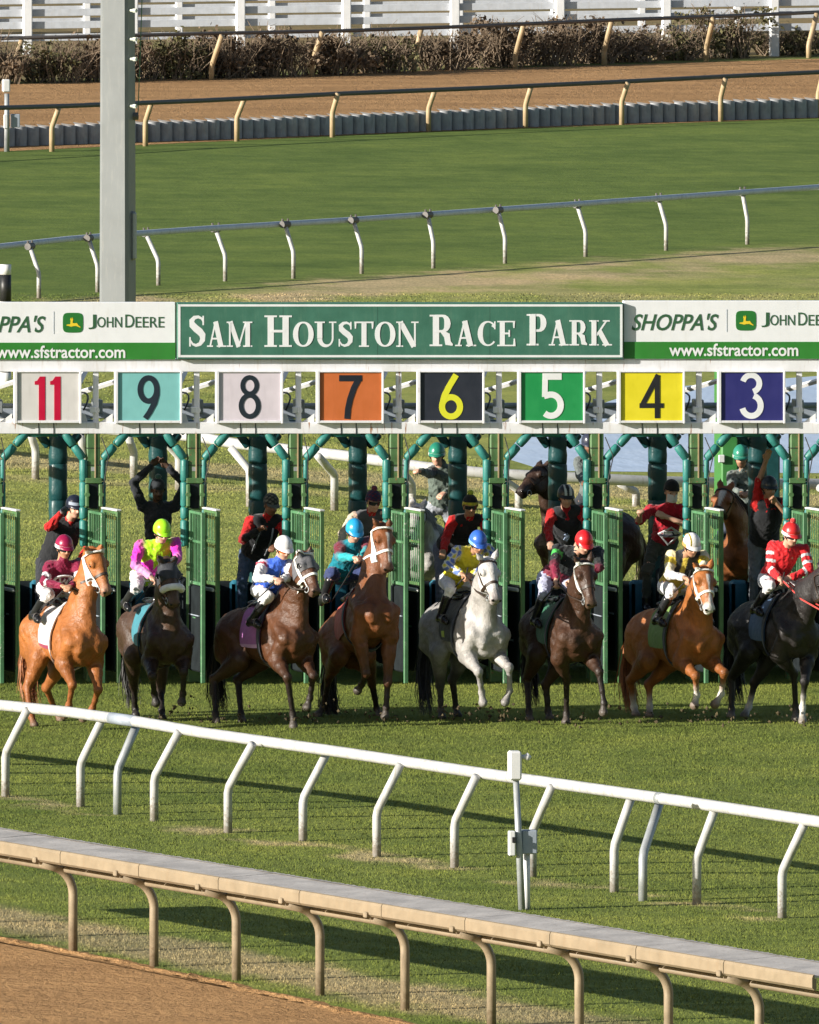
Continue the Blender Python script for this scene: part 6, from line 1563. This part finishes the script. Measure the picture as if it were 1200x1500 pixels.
# ------------------------------------------------------------------ gate crew standing in the stalls
CG = 'gate crew in the stalls'
BLK = (.016, .017, .02); CR = (.50, .015, .015)
def crew(Y=1.35, **sp):
    sp.update(Y=Y, group=CG); sp.setdefault('torso', .64); sp.setdefault('vox', .0105); return person(sp)
crew(label='gate crew member with red sleeves shielding his face, behind the maroon jockey', px=dict(pel=(73, 830), nek=(103, 760), hd=(109, 745), shR=(81, 766), shL=(126, 770), elR=(71, 772), elL=(130, 800), wrR=(90, 752), wrL=(118, 818)),
     torso_c=CR, arm_c=CR, vest_c=BLK, pants_c=(.03, .032, .04), hat='helmet', hat_c=(.012, .015, .03), hat_goggles=(.35, .40, .50), gloves=(.10, .12, .17), face=20, tilt=10, eR=-1, wR=-1)
crew(label='gate crew member in black jacket with both arms raised over his head', px=dict(pel=(232, 812), nek=(231, 737), hd=(231, 719), shR=(208, 738), shL=(257, 739), elR=(196, 707), elL=(271, 710), wrR=(222, 682), wrL=(246, 684)),
     torso_c=(.022, .025, .032), arm_c=(.022, .025, .032), pants_c=(.025, .025, .03), hat='beanie', hat_c=(.02, .024, .03), pompom=(.03, .10, .09), skin='dark', face=5, tilt=14, eR=-1, eL=-1, wR=-1, wL=-1, curl=.5)
crew(label='gate crew member in camouflage cap, black vest and blue jeans', px=dict(pel=(371, 815), nek=(392, 758), hd=(397, 741), shR=(368, 761), shL=(414, 761), elR=(356, 791), elL=(417, 793), wrR=(378, 777), wrL=(404, 800), knR=(355, 853), knL=(378, 855)),
     torso_c=CR, arm_c=CR, forearm_c=BLK, vest_c=BLK, harness=True, pants_c=(.055, .085, .15), hat='cap', hat_c=(.03, .033, .035), hat_mottle=(.14, .14, .12), peak_c=(.07, .085, .08), skin='brown', face=16, tilt=16)
crew(label='gate crew member in pompom beanie reaching an arm over the tallest bay horse', px=dict(pel=(534, 808), nek=(544, 752), hd=(547, 736), shR=(519, 756), shL=(564, 752), elR=(502, 781), elL=(577, 765), wrR=(500, 800), wrL=(566, 753)),
     torso_c=CR, arm_c=(.58, .50, .38), vest_c=(.10, .10, .11), pants_c=(.06, .055, .05), hat='beanie', hat_c=(.02, .022, .07), hat_mottle=(.12, .015, .04), pompom=(.15, .02, .05), goggles=M['lens'], skin='fair', face=14, tilt=14)
crew(label='gate crew member in red sweater and yellow banded black cap with sunglasses', px=dict(pel=(655, 806), nek=(688, 759), hd=(689, 743), shR=(665, 761), shL=(709, 760), elR=(653, 789), elL=(714, 788), wrR=(650, 806), wrL=(704, 803), knR=(646, 848), knL=(664, 850)),
     torso_c=CR, arm_c=CR, vest_c=(.02, .02, .022), pants_c=(.13, .15, .21), hat='beanie', hat_c=(.014, .014, .015), band_c=(.50, .42, .04), pompom=(.40, .45, .03), goggles=M['lens'], skin='tan', face=2, tilt=8)
def chest_logo(tobj, tor, fwd, side, axis):
    c = tor(.55, -.03, .165); MB().ribbon([(0, .05), (.02, 0), (-.01, -.05)], .05, .012, .0, lambda u, v, d: c+side*u+axis*v+fwd*d).build('vest_logo', fabric((.30, .38, .55), .6, 'logo_blue'), tobj)
crew(label='gate crew member in black helmet with white stripes, behind the red capped jockey', px=dict(pel=(829, 806), nek=(829, 747), hd=(829, 730), shR=(808, 750), shL=(853, 746), elR=(803, 776), elL=(862, 774), wrR=(806, 793), wrL=(850, 792)),
     torso_c=(.36, .01, .02), arm_c=CR, vest_c=(.028, .03, .034), emblem=chest_logo, pants_c=(.03, .03, .035), hat='helmet', hat_c=(.02, .021, .024), stripe_c=(.62, .62, .62), stripe_a=(-.03, .03), skin='fair', face=6, tilt=10)
crew(label='gate crew member in red shirt with white diamond print, face mask and black cap', px=dict(pel=(972, 792), nek=(983, 739), hd=(984, 721), shR=(953, 745), shL=(1003, 744), elR=(936, 764), elL=(1008, 770), wrR=(938, 752), wrL=(976, 757), knR=(948, 836), knL=(974, 838)),
     torso_c=(.42, .010, .025), arm_c=(.42, .010, .025), sleeve=0.0, emblem=diamond, pants_c=(.055, .058, .048), hat='beanie', hat_c=(.013, .013, .014), mask=(.62, .62, .62), skin='fair', face=10, tilt=16)
crew(label='gate crew member raising one bare arm straight up beneath the blue board', px=dict(pel=(1118, 796), nek=(1125, 735), hd=(1127, 717), shR=(1108, 737), shL=(1148, 734), elR=(1113, 703), elL=(1156, 757), wrR=(1122, 675), wrL=(1138, 737)),
     torso_c=CR, arm_c=CR, sleeve=0.0, vest_c=BLK, pants_c=(.16, .17, .19), hat='helmet', hat_c=(.02, .028, .035), skin='tan', face=6, tilt=6, eR=-1, wR=-1, curlR=.15)
# ------------------------------------------------------------------ lead ponies and their riders behind the gate
COATS['dun'] = ((.045, .024, .016), (.03, .02, .016), (.08, .07, .06), (.020, .014, .012), (.40, .33, .23))
COATS['liver'] = ((.24, .085, .028), (.20, .07, .025), (.12, .1, .08), (.20, .10, .06), (.05, .025, .015))
PG = 'lead ponies waiting behind the gate'
def legs4(xs, y):
    n = ('hR', 'hL', 'fR', 'fL'); return {k: ((x, y-52), (x, y-18), (x, y)) for k, x in zip(n, xs)}
P6 = horse(dict(coat='grey', Y=6.6, H=(634, 806), S=(618, 808), P=(612, 748), N=(601, 800), yaw=-14, pony=True, group=PG, vox=.02, planted=('fR', 'fL'), cloth=(.03, .03, .035), **legs4((620, 640, 606, 630), 946), label='pale grey pony under the green jacketed outrider'))
P5 = horse(dict(coat='dun', Y=5.4, H=(902, 788), S=(818, 790), sg=-1, L=1.02, P=(795, 690), N=(763, 722), yaw=-62, msg=-1, pony=True, group=PG, vox=.02, planted=('fR', 'fL'), cloth=(.05, .05, .055), white_cheek=False, **legs4((915, 890, 812, 828), 953), label='dark headed pony turned left behind the stall marked 5'))
P3 = horse(dict(coat='liver', Y=5.2, H=(1106, 806), S=(1086, 806), P=(1062, 722), N=(1047, 768), yaw=-18, pony=True, group=PG, vox=.02, planted=('fR', 'fL'), blaze=.035, blaze0=.02, cloth=(.03, .03, .035), **legs4((1095, 1115, 1075, 1100), 953), label='chestnut pony with white blaze and dark neck standing behind the stall marked 3'))
OG = 'outriders on ponies behind the gate'
def rider(H, **sp):
    sp.update(group=OG, horse=H, torso=.55, vox=.011); px = sp['px']
    best = min(np.linspace(H['Mid'][1]-.9, H['Mid'][1]+.9, 200), key=lambda Y: abs(np.dot(at(*px['pel'], Y)-H['Mid'], H['left']))+.4*abs(np.dot(at(*px['pel'], Y)-H['Mid'], H['f'])+.05))
    sp['Y'] = best; T = H['T']; s0 = (best+DIST)/FPX
    def pix(p): return (XA+FPX*(p[0]-XC)/(p[1]+DIST), YH+FPX*(HC-p[2])/(p[1]+DIST))
    for q, sg in (('R', -1), ('L', 1)): px['kn'+q] = pix(T(.12, sg*.34, .12)); px['an'+q] = pix(T(-.02, sg*.34, -.26))
    return person(sp)
def plaid(c1, c2):
    def f(C, d):
        V = d['V']; C[(np.sin(V[:, 0]*75) > .5) | (np.sin(V[:, 2]*75) > .5)] = c1; C[(np.sin(V[:, 0]*75) > .5) & (np.sin(V[:, 2]*75) > .5)] = c2
    return f
JK = (.105, .135, .115)
rider(P6, label='outrider in grey green jacket and white banded green helmet stretching an arm left', px=dict(pel=(646, 742), nek=(648, 681), hd=(640, 668), shR=(634, 688), shL=(664, 686), elR=(628, 694), elL=(670, 712), wrR=(615, 690), wrL=(652, 722)),
      torso_c=JK, arm_c=JK, armR=(.035, .05, .06), pants_c=(.30, .32, .36), hat='helmet', hat_c=(.02, .20, .13), band_c=(.6, .6, .6), skin='fair', face=-14, tilt=12)
rider(P5, label='outrider in grey jacket half hidden behind the post right of board 5', px=dict(pel=(868, 728), nek=(868, 668), hd=(864, 652), shR=(848, 674), shL=(886, 674), elR=(850, 696), elL=(888, 698), wrR=(856, 706), wrL=(872, 706)),
      torso_c=(.13, .15, .145), arm_c=(.13, .15, .145), pants_c=(.035, .04, .05), hat='helmet', hat_c=(.03, .035, .06), skin='brown', face=-10, tilt=14)
rider(P3, label='outrider in grey green plaid shirt and white fronted helmet on the chestnut pony', px=dict(pel=(1096, 744), nek=(1092, 686), hd=(1086, 671), shR=(1072, 695), shL=(1110, 694), elR=(1072, 718), elL=(1114, 718), wrR=(1086, 722), wrL=(1096, 722)),
      torso_c=(.13, .16, .15), arm_c=(.13, .16, .15), pattern=plaid((.19, .22, .20), (.06, .08, .08)), pants_c=(.05, .06, .09), hat='helmet', hat_c=(.03, .22, .15), band_c=(.62, .62, .62), skin='tan', face=-12, tilt=16)
